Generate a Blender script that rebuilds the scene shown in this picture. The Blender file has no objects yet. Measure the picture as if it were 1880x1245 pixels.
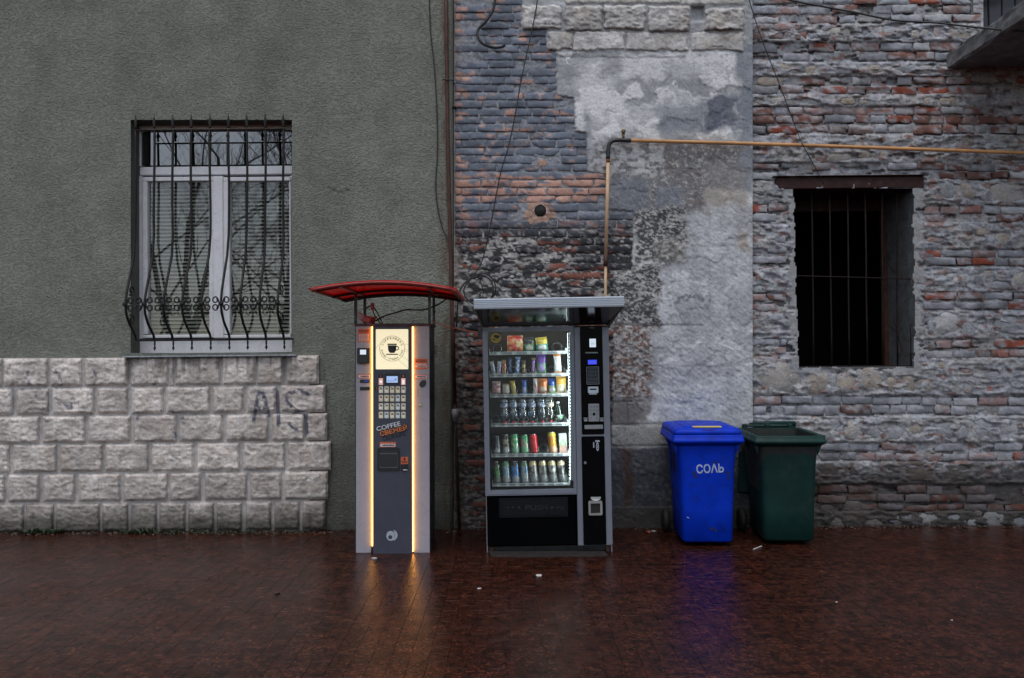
import bpy, bmesh, math, random
import numpy as np
from mathutils import Vector, Matrix
random.seed(7)
SC = bpy.context.scene
COL = SC.collection
R = math.radians

# ------------------------------------------------------------------ camera, sky, sun, exposure
CAM_Y, CAM_Z = -7.26, 1.6
PITCH, ROLL = R(0.88), R(0.55)
FPX, CX, CY = 28 / 36 * 1880, 940.0, 622.5
_f = np.array([0, math.cos(PITCH), math.sin(PITCH)])
_u0 = np.array([0, -math.sin(PITCH), math.cos(PITCH)])
_r0 = np.array([1.0, 0, 0])
_r = math.cos(ROLL) * _r0 - math.sin(ROLL) * _u0
_u = math.sin(ROLL) * _r0 + math.cos(ROLL) * _u0
CAMP = np.array([0, CAM_Y, CAM_Z])
cd = bpy.data.cameras.new('camera'); cd.lens = 28; cd.sensor_width = 36; cd.clip_start = .05; cd.clip_end = 2000
cam = bpy.data.objects.new('camera', cd); COL.objects.link(cam)
cam.matrix_world = Matrix(((_r[0], _u[0], -_f[0], 0), (_r[1], _u[1], -_f[1], CAM_Y), (_r[2], _u[2], -_f[2], CAM_Z), (0, 0, 0, 1)))
SC.camera = cam

SUN_EL, SUN_AZ = 70, 200          # overcast evening: a broad, weak sun behind the photographer's left shoulder
w = bpy.data.worlds.new('World'); SC.world = w; w.use_nodes = True
nt = w.node_tree; bg = nt.nodes['Background']
sky = nt.nodes.new('ShaderNodeTexSky'); sky.sky_type = 'NISHITA'; sky.sun_disc = False
sky.sun_elevation = R(SUN_EL); sky.sun_rotation = R(SUN_AZ); sky.dust_density = 1.5; sky.air_density = 1.0
hs = nt.nodes.new('ShaderNodeHueSaturation'); hs.inputs['Saturation'].default_value = .48
nt.links.new(sky.outputs[0], hs.inputs['Color']); nt.links.new(hs.outputs[0], bg.inputs[0])
bg.inputs[1].default_value = .12
sd = bpy.data.lights.new('sun', 'SUN'); sd.energy = .8; sd.angle = R(50); sd.color = (1, .98, .96)
sun = bpy.data.objects.new('sun', sd); COL.objects.link(sun); sun.location = (-3, -12, 12)
_sd = Vector((math.sin(R(SUN_AZ)) * math.cos(R(SUN_EL)), math.cos(R(SUN_AZ)) * math.cos(R(SUN_EL)), math.sin(R(SUN_EL))))
sun.rotation_euler = _sd.to_track_quat('Z', 'Y').to_euler()
SC.view_settings.view_transform = 'Standard'; SC.view_settings.look = 'None'
SC.view_settings.exposure = 0.6; SC.view_settings.gamma = 1; SC.view_settings.use_curve_mapping = False
SC.render.engine = 'CYCLES'; SC.cycles.use_denoising = True
SC.cycles.max_bounces = 8; SC.cycles.transparent_max_bounces = 16
SC.cycles.sample_clamp_indirect = 4; SC.cycles.caustics_reflective = False
GLOW = .57                        # lamp brightness against the exposure above

# ------------------------------------------------------------------ photograph ray -> world point on a plane y = const / the ground
def W(px, py, y):
    px = np.asarray(px, float); py = np.asarray(py, float); y = np.asarray(y, float)
    a = (px - CX) / FPX; b = (CY - py) / FPX
    d = _f + a[..., None] * _r + b[..., None] * _u
    t = (y - CAM_Y) / d[..., 1]
    return CAMP + t[..., None] * d
GSL = -0.006
def gz(x): return GSL * x
def G(px, py, lift=0.0):
    d = _f + (px - CX) / FPX * _r + (CY - py) / FPX * _u
    t = (lift - CAM_Z) / (d[2] - GSL * d[0])
    return CAMP + t * d

# ------------------------------------------------------------------ noise
def _h(ix, iy, s):
    n = (ix.astype(np.int64) * 374761393 + iy.astype(np.int64) * 668265263 + s * 974634777) & 0xFFFFFFFF
    n = ((n ^ (n >> 13)) * 1274126177) & 0xFFFFFFFF
    n = n ^ (n >> 16)
    return (n & 0xFFFFFF) / float(0xFFFFFF)
def vn(x, y, s=0):
    x = np.asarray(x, float); y = np.asarray(y, float)
    ix, iy = np.floor(x), np.floor(y); fx, fy = x - ix, y - iy
    fx = fx * fx * (3 - 2 * fx); fy = fy * fy * (3 - 2 * fy)
    a, b, c, d = _h(ix, iy, s), _h(ix + 1, iy, s), _h(ix, iy + 1, s), _h(ix + 1, iy + 1, s)
    return (a * (1 - fx) + b * fx) * (1 - fy) + (c * (1 - fx) + d * fx) * fy
def fbm(x, y, s=0, o=4):
    t = 0; a = .5; n = 0
    for k in range(o):
        t = t + a * vn(x * 2 ** k + 17.3 * k, y * 2 ** k - 9.1 * k, s + k * 31); n += a; a *= .5
    return t / n
def ridge(x, y, s=0, o=4):
    t = 0; a = .5; n = 0
    for k in range(o):
        t = t + a * (1 - np.abs(2 * vn(x * 2 ** k + 7.7 * k, y * 2 ** k + 3.1 * k, s + k * 17) - 1)); n += a; a *= .5
    return t / n
def sm(a, b, x): t = np.clip((x - a) / (b - a), 0, 1); return t * t * (3 - 2 * t)
def mixc(c, m, d): return c * (1 - m[..., None]) + np.asarray(d) * m[..., None]

# ------------------------------------------------------------------ objects
def tag(o, label=None, cat=None, group=None, kind=None):
    if label: o['label'] = label
    if cat: o['category'] = cat
    if group: o['group'] = group
    if kind: o['kind'] = kind
    return o
def empty(name, loc=(0, 0, 0), parent=None, **k):
    o = bpy.data.objects.new(name, None); COL.objects.link(o); o.location = loc; o.empty_display_size = .1
    if parent: o.parent = parent
    return tag(o, **k)
def MESH(name, V, F, mat=None, parent=None, smooth=False, C=None, loc=None, kind=None, quads=False):
    me = bpy.data.meshes.new(name)
    V = np.asarray(V, np.float32)
    if quads:
        F = np.asarray(F, np.int32); n = len(F)
        me.vertices.add(len(V)); me.vertices.foreach_set('co', V.ravel())
        me.loops.add(n * 4); me.loops.foreach_set('vertex_index', F.ravel())
        me.polygons.add(n); me.polygons.foreach_set('loop_start', np.arange(0, n * 4, 4, dtype=np.int32))
        me.polygons.foreach_set('loop_total', np.full(n, 4, np.int32)); me.update(calc_edges=True); me.validate()
    else:
        me.from_pydata([tuple(map(float, v)) for v in V], [], [tuple(int(i) for i in f) for f in F]); me.update()
    if C is not None:
        a = me.color_attributes.new('Col', 'FLOAT_COLOR', 'POINT')
        c4 = np.ones((len(V), 4), np.float32); c4[:, :3] = C; a.data.foreach_set('color', c4.ravel())
    if smooth: me.polygons.foreach_set('use_smooth', np.ones(len(me.polygons), bool))
    o = bpy.data.objects.new(name, me); COL.objects.link(o)
    if mat:
        for m in (mat if isinstance(mat, (list, tuple)) else [mat]): me.materials.append(m)
    if parent: o.parent = parent
    if loc is not None: o.location = loc
    if kind: o['kind'] = kind
    return o
def OB(name, vf, mat, parent=None, smooth=False, C=None, loc=None, kind=None): return MESH(name, vf[0], vf[1], mat, parent, smooth, C, loc, kind)
def cat(parts):
    V = []; F = []; n = 0
    for v, f in parts:
        V += [tuple(p) for p in v]; F += [tuple(i + n for i in q) for q in f]; n += len(v)
    return V, F
def link_copy(o, parent=None, loc=None):
    c = o.copy(); COL.objects.link(c)
    if parent: c.parent = parent
    if loc is not None: c.location = loc
    return c

# ------------------------------------------------------------------ shapes
def box(x0, x1, y0, y1, z0, z1, b=0.0, seg=1):
    x0, x1 = min(x0, x1), max(x0, x1); y0, y1 = min(y0, y1), max(y0, y1); z0, z1 = min(z0, z1), max(z0, z1)
    if not b:
        V = [(x, y, z) for z in (z0, z1) for y in (y0, y1) for x in (x0, x1)]
        return V, [(0, 2, 3, 1), (4, 5, 7, 6), (0, 1, 5, 4), (2, 6, 7, 3), (0, 4, 6, 2), (1, 3, 7, 5)]
    bm = bmesh.new(); bmesh.ops.create_cube(bm, size=1)
    for v in bm.verts: v.co = Vector(((x0 + x1) / 2 + v.co.x * (x1 - x0), (y0 + y1) / 2 + v.co.y * (y1 - y0), (z0 + z1) / 2 + v.co.z * (z1 - z0)))
    bmesh.ops.bevel(bm, geom=bm.edges[:], offset=min(b, .45 * min(x1 - x0, y1 - y0, z1 - z0)), segments=seg, affect='EDGES', profile=.5)
    V = [tuple(v.co) for v in bm.verts]; bm.verts.index_update(); F = [tuple(v.index for v in f.verts) for f in bm.faces]; bm.free()
    return V, F
def rrect(x0, x1, z0, z1, r, n=4):
    r = min(r, .49 * abs(x1 - x0), .49 * abs(z1 - z0)); P = []
    for cx, cz, a in ((x1 - r, z1 - r, 0), (x0 + r, z1 - r, 90), (x0 + r, z0 + r, 180), (x1 - r, z0 + r, 270)):
        for k in range(n + 1):
            t = R(a + 90 * k / n); P.append((cx + r * math.cos(t), cz + r * math.sin(t)))
    return P
def ell(cx, cz, rx, rz, n=24, rot=0):
    P = []
    for k in range(n):
        t = 2 * math.pi * k / n; x, z = rx * math.cos(t), rz * math.sin(t)
        P.append((cx + x * math.cos(rot) - z * math.sin(rot), cz + x * math.sin(rot) + z * math.cos(rot)))
    return P
def prism(P, y0, y1):              # outline in x,z (counter-clockwise seen from -y), front y0, back y1
    n = len(P); V = [(x, y0, z) for x, z in P] + [(x, y1, z) for x, z in P]
    F = [tuple(range(n)), tuple(range(2 * n - 1, n - 1, -1))]
    for i in range(n): j = (i + 1) % n; F.append((i, i + n, j + n, j))
    return V, F
def ring(Po, Pi, y0, y1):
    n = len(Po); V = [(x, y0, z) for x, z in Po] + [(x, y0, z) for x, z in Pi] + [(x, y1, z) for x, z in Po] + [(x, y1, z) for x, z in Pi]; F = []
    for i in range(n):
        j = (i + 1) % n
        F += [(i, j, j + n, i + n), (i + 2 * n, i + 3 * n, j + 3 * n, j + 2 * n), (i, i + 2 * n, j + 2 * n, j), (i + n, j + n, j + 3 * n, i + 3 * n)]
    return V, F
def tube(P, r, n=8, cap=True, rs=None):
    P = [Vector(p) for p in P]; V = []; F = []; m = len(P)
    t0 = (P[1] - P[0]).normalized(); a = Vector((0, 0, 1)) if abs(t0.z) < .9 else Vector((1, 0, 0))
    nrm = t0.cross(a).normalized(); pt = t0
    for i, p in enumerate(P):
        t = (P[min(i + 1, m - 1)] - P[max(i - 1, 0)])
        t = t.normalized() if t.length > 1e-9 else pt
        q = pt.rotation_difference(t); nrm = (q @ nrm).normalized(); b = t.cross(nrm); pt = t
        rr = rs[i] if rs else r
        for k in range(n):
            an = 2 * math.pi * k / n; V.append(tuple(p + (nrm * math.cos(an) + b * math.sin(an)) * rr))
    for i in range(m - 1):
        for k in range(n): F.append((i * n + k, i * n + (k + 1) % n, (i + 1) * n + (k + 1) % n, (i + 1) * n + k))
    if cap: F.append(tuple(range(n - 1, -1, -1))); F.append(tuple(range((m - 1) * n, m * n)))
    return V, F
def crv(P, k=6):                   # Catmull-Rom through points
    P = [np.array(p, float) for p in P]; Q = [2 * P[0] - P[1]] + P + [2 * P[-1] - P[-2]]; out = []
    for i in range(1, len(Q) - 2):
        for s in range(k):
            t = s / k; a, b, c, d = Q[i - 1:i + 3]
            out.append(.5 * ((2 * b) + (c - a) * t + (2 * a - 5 * b + 4 * c - d) * t * t + (3 * b - a - 3 * c + d) * t ** 3))
    out.append(P[-1]); return out
def lathe(prof, n=16):
    V = []; F = []
    for r, z in prof:
        for k in range(n): t = 2 * math.pi * k / n; V.append((r * math.cos(t), r * math.sin(t), z))
    m = len(prof)
    for i in range(m - 1):
        for k in range(n): F.append((i * n + k, i * n + (k + 1) % n, (i + 1) * n + (k + 1) % n, (i + 1) * n + k))
    if prof[0][0] > 1e-6: F.append(tuple(range(n - 1, -1, -1)))
    if prof[-1][0] > 1e-6: F.append(tuple(range((m - 1) * n, m * n)))
    return V, F
def gridF(nu, nv):
    i, j = np.meshgrid(np.arange(nu - 1), np.arange(nv - 1)); a = (j * nu + i).ravel()
    return np.stack([a, a + nu, a + nu + 1, a + 1], 1)
def moved(vf, m): return [tuple(m @ Vector(v)) for v in vf[0]], vf[1]

# ------------------------------------------------------------------ materials
def _new(name):
    m = bpy.data.materials.new(name); m.use_nodes = True; t = m.node_tree
    return m, t, t.nodes['Principled BSDF']
def _noise(t, vec, scale, detail=4, rough=.6):
    n = t.nodes.new('ShaderNodeTexNoise'); n.inputs['Scale'].default_value = scale; n.inputs['Detail'].default_value = detail
    n.inputs['Roughness'].default_value = rough; t.links.new(vec, n.inputs['Vector']); return n.outputs['Fac']
def _map(t, v, a, b, c=0., d=1.):
    n = t.nodes.new('ShaderNodeMapRange'); n.inputs[1].default_value = c; n.inputs[2].default_value = d
    n.inputs[3].default_value = a; n.inputs[4].default_value = b; t.links.new(v, n.inputs[0]); return n.outputs[0]
def _mul(t, c, f):
    n = t.nodes.new('ShaderNodeMix'); n.data_type = 'RGBA'; n.blend_type = 'MULTIPLY'; n.inputs[0].default_value = 1
    if isinstance(c, tuple): n.inputs[6].default_value = (*c, 1)
    else: t.links.new(c, n.inputs[6])
    t.links.new(f, n.inputs[7]); return n.outputs[2]
def _mix(t, f, c, d):
    n = t.nodes.new('ShaderNodeMix'); n.data_type = 'RGBA'; t.links.new(f, n.inputs[0])
    for s, q in ((6, c), (7, d)):
        if isinstance(q, tuple): n.inputs[s].default_value = (*q, 1)
        else: t.links.new(q, n.inputs[s])
    return n.outputs[2]
def _pos(t): return t.nodes.new('ShaderNodeNewGeometry').outputs['Position']
def M(name, col, rough=.5, metal=0, var=.18, scale=7, bump=0, bscale=90, dirt=0, dirtcol=(.03, .027, .024), attr=False, rvar=.12, spec=.5, coat=0, emit=0, alpha=None):
    m, t, b = _new(name); p = _pos(t)
    c = col
    if attr:
        a = t.nodes.new('ShaderNodeAttribute'); a.attribute_name = 'Col'; c = a.outputs['Color']
    c = _mul(t, c, _map(t, _noise(t, p, scale), 1 - var, 1 + var, .3, .7))
    if dirt: c = _mix(t, _map(t, _noise(t, p, scale * 1.7 + 2, 6, .7), 0, dirt, .52, .75), c, dirtcol)
    t.links.new(c, b.inputs['Base Color'])
    t.links.new(_map(t, _noise(t, p, scale * 2.3, 5), max(.02, rough - rvar), min(1, rough + rvar), .3, .7), b.inputs['Roughness'])
    b.inputs['Metallic'].default_value = metal; b.inputs['Specular IOR Level'].default_value = spec
    if coat: b.inputs['Coat Weight'].default_value = coat; b.inputs['Coat Roughness'].default_value = .08
    if emit:
        t.links.new(c, b.inputs['Emission Color']); b.inputs['Emission Strength'].default_value = emit * GLOW
    if bump:
        n = t.nodes.new('ShaderNodeBump'); n.inputs['Strength'].default_value = 1; n.inputs['Distance'].default_value = bump
        t.links.new(_noise(t, p, bscale, 5, .65), n.inputs['Height']); t.links.new(n.outputs[0], b.inputs['Normal'])
    return m
def EM(name, col, s):
    m, t, b = _new(name); b.inputs['Base Color'].default_value = (*[min(.8, c) for c in col], 1); b.inputs['Roughness'].default_value = .4
    b.inputs['Emission Color'].default_value = (*col, 1); b.inputs['Emission Strength'].default_value = s * GLOW; return m
def GLASS(name, tint=(1, 1, 1), f0=.06, rough=.0, f1=.9):
    m, t, b = _new(name); t.nodes.remove(b); out = t.nodes['Material Output']
    tr = t.nodes.new('ShaderNodeBsdfTransparent'); tr.inputs[0].default_value = (*tint, 1)
    gl = t.nodes.new('ShaderNodeBsdfAnisotropic'); gl.inputs['Roughness'].default_value = rough; gl.inputs[0].default_value = (1, 1, 1, 1)
    lw = t.nodes.new('ShaderNodeLayerWeight'); lw.inputs[0].default_value = .35
    mx = t.nodes.new('ShaderNodeMixShader'); t.links.new(_map(t, lw.outputs['Fresnel'], f0, f1, .02, 1), mx.inputs[0])
    t.links.new(tr.outputs[0], mx.inputs[1]); t.links.new(gl.outputs[0], mx.inputs[2]); t.links.new(mx.outputs[0], out.inputs[0]); return m

def masonry():                     # brick, stone, mortar and plaster: pigment comes from the piece, grain from noise
    m, t, b = _new('masonry'); p = _pos(t)
    a = t.nodes.new('ShaderNodeAttribute'); a.attribute_name = 'Col'
    c = _mul(t, a.outputs['Color'], _map(t, _noise(t, p, 50, 6, .7), .76, 1.24, .3, .7))
    c = _mul(t, c, _map(t, _noise(t, p, 6, 5), .84, 1.16, .3, .7))
    c = _mix(t, _map(t, _noise(t, p, 130, 3, .7), 0, .6, .62, .75), c, (.04, .038, .037))
    t.links.new(c, b.inputs['Base Color']); b.inputs['Roughness'].default_value = .88; b.inputs['Specular IOR Level'].default_value = .3
    n = t.nodes.new('ShaderNodeBump'); n.inputs['Distance'].default_value = .008; n.inputs['Strength'].default_value = .9
    t.links.new(_noise(t, p, 70, 7, .75), n.inputs['Height']); t.links.new(n.outputs[0], b.inputs['Normal']); return m
def stucco():
    m, t, b = _new('stucco'); p = _pos(t)
    a = t.nodes.new('ShaderNodeAttribute'); a.attribute_name = 'Col'
    mp = t.nodes.new('ShaderNodeMapping'); mp.inputs['Scale'].default_value = (1, 1, 1.5); t.links.new(p, mp.inputs[0])
    pit = _noise(t, mp.outputs[0], 50, 4, .62)
    c = _mul(t, a.outputs['Color'], _map(t, _noise(t, p, 3, 6, .65), .84, 1.16, .3, .7))
    c = _mul(t, c, _map(t, _noise(t, p, 90, 4, .7), .85, 1.15, .3, .7))
    c = _mul(t, c, _map(t, pit, .84, 1.03, .32, .46))
    t.links.new(c, b.inputs['Base Color']); b.inputs['Roughness'].default_value = .85; b.inputs['Specular IOR Level'].default_value = .3
    n1 = t.nodes.new('ShaderNodeBump'); n1.inputs['Distance'].default_value = .010; t.links.new(_map(t, pit, 0, 1, .26, .56), n1.inputs['Height'])
    n2 = t.nodes.new('ShaderNodeBump'); n2.inputs['Distance'].default_value = .002; t.links.new(_noise(t, p, 140, 4, .7), n2.inputs['Height'])
    t.links.new(n1.outputs[0], n2.inputs['Normal']); t.links.new(n2.outputs[0], b.inputs['Normal']); return m
def wet_paving():
    m, t, b = _new('wet_paving'); p = _pos(t)
    oi = t.nodes.new('ShaderNodeObjectInfo')
    g = _noise(t, p, 46, 5, .85); big = _noise(t, p, 1.3, 4, .6); mid = _noise(t, p, 16, 5, .75)
    c = _mix(t, _map(t, mid, 0, 1, .4, .62), (.0085, .0027, .0021), (.050, .0142, .0080))
    c = _mix(t, _map(t, g, 0, .85, .54, .67), c, (.15, .046, .022))
    c = _mix(t, _map(t, g, .9, 0, .34, .47), c, (.003, .002, .002))
    c = _mul(t, c, _map(t, _noise(t, p, 5, 3), .6, 1.4, .3, .7))
    t.links.new(c, b.inputs['Base Color'])
    r = _map(t, big, .11, .30, .38, .62); t.links.new(r, b.inputs['Roughness']); b.inputs['Specular IOR Level'].default_value = .19
    n = t.nodes.new('ShaderNodeBump'); n.inputs['Distance'].default_value = .0019; n.inputs['Strength'].default_value = 1
    t.links.new(_noise(t, p, 62, 5, .7), n.inputs['Height'])
    n2 = t.nodes.new('ShaderNodeBump'); n2.inputs['Distance'].default_value = .0022; n2.inputs['Strength'].default_value = .5
    t.links.new(_noise(t, p, 9, 3, .5), n2.inputs['Height']); t.links.new(n2.outputs[0], n.inputs['Normal'])
    t.links.new(n.outputs[0], b.inputs['Normal']); return m

MAS = masonry(); STU = stucco(); PAV = wet_paving()
PVC = M('white_plastic', (.74, .745, .77), .35, var=.08, dirt=.25)
IRON = M('black_iron', (.009, .0085, .009), .5, spec=.3, var=.3, bump=.002, bscale=120, dirt=.5, dirtcol=(.09, .04, .025))
IRONT = M('brown_iron', (.014, .008, .007), .55, spec=.2, var=.3, bump=.002, bscale=120, dirt=.5, dirtcol=(.05, .024, .018))
RUST = M('rusty_metal', (.075, .028, .018), .6, metal=.2, var=.4, scale=12, bump=.003, dirt=.7, dirtcol=(.03, .018, .014))
DRED = M('dark_red_paint', (.030, .010, .009), .65, var=.5, bump=.008, bscale=26, dirt=.8, dirtcol=(.085, .045, .03), spec=.3)
BLACK = M('black_paint', (.012, .012, .014), .35, var=.2)
CABLE = M('black_rubber', (.012, .012, .013), .5, var=.2)
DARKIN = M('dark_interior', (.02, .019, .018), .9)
# ================================================================== LARGE STRUCTURE
Y_STU, Y_MID, Y_RGT = -.06, 0.0, .03

# ---- pavement
pav = tag(MESH('pavement', [(x, y, gz(x) - .008) for x, y in ((-260, -260), (260, -260), (260, .8), (-260, .8))], [(0, 1, 2, 3)], PAV), 'wet reddish brown pavement of small setts in front of the walls', kind='structure')
PW, PL = .1, .2
pb = box(-PW / 2 + .0006, PW / 2 - .0006, -PL / 2 + .0005, PL / 2 - .0005, -.03, 0, .0008)
pv = [v for v in pb[0]]; pf = [f for f in pb[1] if min(pv[i][2] for i in f) > -.029]
cells = []
for i in range(-54, 55):
    for j in range(0, 19):
        x = i * PW; y = -.02 - (j + (.5 if i % 2 else 0)) * PL
        if abs(x) > 5.3 or abs(x) > (y - CAM_Y) * .68 + .25 or y > -.1: continue
        cells.append((x, y))
cells.sort(key=lambda c: math.hypot(c[0] * .6, c[1] - CAM_Y))
pm = None; SV = []; SF = []; rp = random.Random(3)
tilt = math.atan(-GSL)
for k, (x, y) in enumerate(cells):
    dz = rp.uniform(-.0005, .0005); rx, ry = rp.gauss(0, .0007), rp.gauss(0, .0007)
    if k < 300:
        if pm is None: o = MESH('paver', pv, pf, PAV, pav); pm = o
        else: o = link_copy(pm)
        o.location = (x, y, gz(x) + dz); o.rotation_euler = (rx, tilt + ry, 0)
    else:
        m = Matrix.Translation((x, y, gz(x) + dz)) @ Matrix.Rotation(rx, 4, 'X') @ Matrix.Rotation(tilt + ry, 4, 'Y')
        v, f = moved((pv, pf), m); n = len(SV); SV += v; SF += [tuple(i + n for i in q) for q in f]
MESH('pavers', SV, SF, PAV, pav, kind='stuff')

# ---- helper: a sheet of wall in photograph coordinates with relief and pigment
def sheet(name, x0, x1, y0, y1, step, fn, mat, parent, holes=(), back=.12):
    xs = np.arange(x0, x1 + .1, step); ys = np.arange(y0, y1 + .1, step)
    X, Y = np.meshgrid(xs, ys); yy, C = fn(X, Y)
    V = W(X, Y, yy); V[:, [0, -1], 1] = yy.max() + back
    F = gridF(len(xs), len(ys)); keep = np.ones(len(F), bool)
    Xf, Yf = X.ravel(), Y.ravel()
    cx, cy = Xf[F].mean(1), Yf[F].mean(1)
    for h in holes: keep &= ~h(cx, cy)
    return MESH(name, V.reshape(-1, 3), F[keep], mat, parent, True, C.reshape(-1, 3), quads=True)

def strokes(X, Y, lines, wdt):     # spray-paint mask from polylines
    m = np.zeros_like(X)
    for L in lines:
        for (ax, ay), (bx, by) in zip(L[:-1], L[1:]):
            dx, dy = bx - ax, by - ay; q = np.clip(((X - ax) * dx + (Y - ay) * dy) / (dx * dx + dy * dy + 1e-9), 0, 1)
            d = np.hypot(X - ax - q * dx, Y - ay - q * dy); m = np.maximum(m, 1 - sm(wdt * .5, wdt, d))
    return m

# ================================================================== LEFT: grey-green rendered house
stu = empty('rendered_house', (W(400, 970, 0)[0], Y_STU, 0), label='grey green house front with pitted render, a barred white window and a split stone base', cat='house')
sO = np.array(stu.location)
def chld(o): o.location = -sO; return o
WX0, WX1, WY0, WY1 = 240, 537, 218, 650
def f_stu(X, Y):
    n = fbm(X / 160, Y / 160, 3, 5); s = fbm(X / 35, Y / 120, 9, 4)
    C = np.ones(X.shape + (3,)) * np.array([.218, .229, .192])
    C = C * (.93 + .14 * n)[..., None]
    low = sm(770, 840, Y + 40 * (fbm(X / 50, Y / 50, 5) - .5)) * sm(560, 610, X)
    C = mixc(C, low * (.5 + .4 * s), (.125, .124, .11))
    C = mixc(C, sm(905, 985, Y) * sm(560, 600, X) * .7, (.045, .042, .036))
    C = C * (1 - .07 * sm(.5, .62, fbm(X / 90, Y / 420, 27, 4)))[..., None]
    C = mixc(C, sm(.54, .60, fbm(X / 75 + .2 * fbm(X / 9, Y / 9, 29), Y / 60, 28, 4)) * .12, (.25, .258, .225))
    C = mixc(C, (np.exp(-((X - 232) / 9) ** 2) + np.exp(-((X - 545) / 9) ** 2)) * sm(640, 660, Y) * .5, (.06, .06, .055))
    C = mixc(C, sm(.5, .6, fbm(X / 14, Y / 300, 33, 3)) * np.exp(-np.clip(Y + 40, 0, None) / 160) * .10, (.09, .09, .08))
    sx = sm(.60, .68, fbm(X / 22, Y / 260, 21, 4)) * sm(640, 700, Y) * .35
    C = mixc(C, sx, (.07, .07, .062))
    edge = np.exp(-((X - 818) / 9) ** 2) * sm(.35, .6, fbm(X / 6, Y / 40, 8)) * .6
    C = mixc(C, edge, (.12, .07, .04))
    g = strokes(X, Y, [[(791, 628), (793, 640), (797, 647)], [(799, 636), (802, 655)], [(787, 645), (793, 636)], [(604, 345), (625, 352), (640, 348)]], 2.2) * .7
    C = mixc(C, g, (.03, .03, .035))
    yy = Y_STU - .006 * fbm(X / 40, Y / 40, 2, 4) - .01 * n + low * .006
    return yy, C
sheet('wall', -700, 834, -420, 985, 4, f_stu, STU, stu, [lambda x, y: (x > WX0) & (x < WX1) & (y > WY0) & (y < WY1)]).location = -sO

# window recess: reveals, then frame, panes, blinds
YF = .12
def bx(px0, py0, px1, py1, ya, yb, b=0.0, yref=None):
    yr = ya if yref is None else yref
    a = W(px0, py1, yr); c = W(px1, py0, yr); return box(a[0], c[0], ya, yb, a[2], c[2], b)
a = W(WX0, WY1, Y_STU); c = W(WX1, WY0, Y_STU)
rev = cat([box(a[0] - .1, a[0] - .004, Y_STU + .004, .55, a[2], c[2]), box(c[0] + .012, c[0] + .1, Y_STU + .004, .55, a[2], c[2]),
           box(a[0] - .1, c[0] + .1, Y_STU + .004, .55, c[2] + .004, c[2] + .12), box(a[0] - .1, c[0] + .1, Y_STU + .01, .55, a[2] - .12, a[2] - .01)])
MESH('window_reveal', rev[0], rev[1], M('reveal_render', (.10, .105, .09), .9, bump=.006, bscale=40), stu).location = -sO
win = empty('window', (0, 0, 0), stu)
win.location = (0, 0, 0)
def wpart(name, vf, mat, par=win, **k):
    o = OB(name, vf, mat, par, **k)
    o.location = -sO if par is win else (0, 0, 0); return o
FX0, FX1 = 256, 539
fr = [bx(FX0, 236, FX0 + 3, 305, YF, YF + .07), bx(FX0, 304, FX1, 322, YF - .012, YF + .07, .006), bx(FX0, 622, FX1, 650, YF - .004, YF + .07, .006),
      bx(FX0 - 1, 322, 262, 622, YF, YF + .07, .004), bx(534, 322, FX1, 622, YF, YF + .07, .004), bx(FX0, 222, FX1, 241, YF, YF + .07)]
wpart('frame', cat(fr), PVC)
for (sx0, sx1, gx0, gx1) in ((262, 391, 270, 384), (409.5, 534, 421, 532)):
    sash = cat([bx(sx0, 324, sx1, 333, YF - .02, YF + .05, .005), bx(sx0, 614, sx1, 621, YF - .02, YF + .05, .005),
                bx(sx0, 333, gx0, 614, YF - .02, YF + .05, .005), bx(gx1, 333, sx1, 614, YF - .02, YF + .05, .005)])
    wpart('sash', sash, PVC)
wpart('mullion', bx(391.5, 323, 409, 621, YF - .034, YF + .05, .006), PVC)
WGL = GLASS('window_glass', (.95, .96, .95), .05, f1=.45)
WGD = GLASS('dark_window_glass', (.4, .42, .42), .16, f1=.6)
for i, (x0, y0, x1, y1) in enumerate(((259, 241, FX1, 304), (269, 332, 385, 615), (420, 332, 533, 615))):
    q = bx(x0, y0, x1, y1, YF + .012, YF + .016); wpart('pane', q, WGD if i == 0 else WGL)
slm = M('blind_slat', (.46, .465, .40), .5, var=.12)
sl0 = {}
for si, (x0, x1) in enumerate(((269, 385), (420, 533))):
    a = W(x0, 500, YF + .09); c = W(x1, 500, YF + .09); L = c[0] - a[0]; zt, zb = W(400, 330, YF + .09)[2], W(400, 616, YF + .09)[2]
    n = 41; pitch = (zt - zb) / n
    for k in range(n):
        if si not in sl0:
            P = [(-.017, -.011), (-.006, -.006), (.004, .001), (.012, .009)]   # y, z across the curved slat
            V = [(x, y, z) for x in (-L / 2, L / 2) for y, z in P] + [(x, y + .001, z - .0008) for x in (-L / 2, L / 2) for y, z in P]
            F = [(i, i + 4, i + 5, i + 1) for i in range(3)] + [(i + 8, i + 9, i + 13, i + 12) for i in range(3)]
            o = MESH('blind_slat', V, F, slm, win, True); sl0[si] = o
        else: o = link_copy(sl0[si], win)
        o.location = Vector(((a[0] + c[0]) / 2, YF + .09 + random.uniform(-.001, .001), zt - (k + .5) * pitch)) - Vector(sO); o.rotation_euler = (0, random.gauss(0, .0012), 0)
    for q in (.2, .8):
        xx = a[0] + L * q; wpart('blind_cord', tube([(xx, YF + .072, zt), (xx, YF + .072, zb)], .0018, 5), slm)
a = W(200, 660, .6); c = W(600, 200, .6)
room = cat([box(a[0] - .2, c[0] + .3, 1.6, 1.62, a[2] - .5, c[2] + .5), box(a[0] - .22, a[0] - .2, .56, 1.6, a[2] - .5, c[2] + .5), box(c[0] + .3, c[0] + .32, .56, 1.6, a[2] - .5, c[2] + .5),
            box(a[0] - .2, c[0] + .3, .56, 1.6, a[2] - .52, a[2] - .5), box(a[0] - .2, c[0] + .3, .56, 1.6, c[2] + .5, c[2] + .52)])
MESH('room', room[0], room[1], DARKIN, stu).location = -sO
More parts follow.
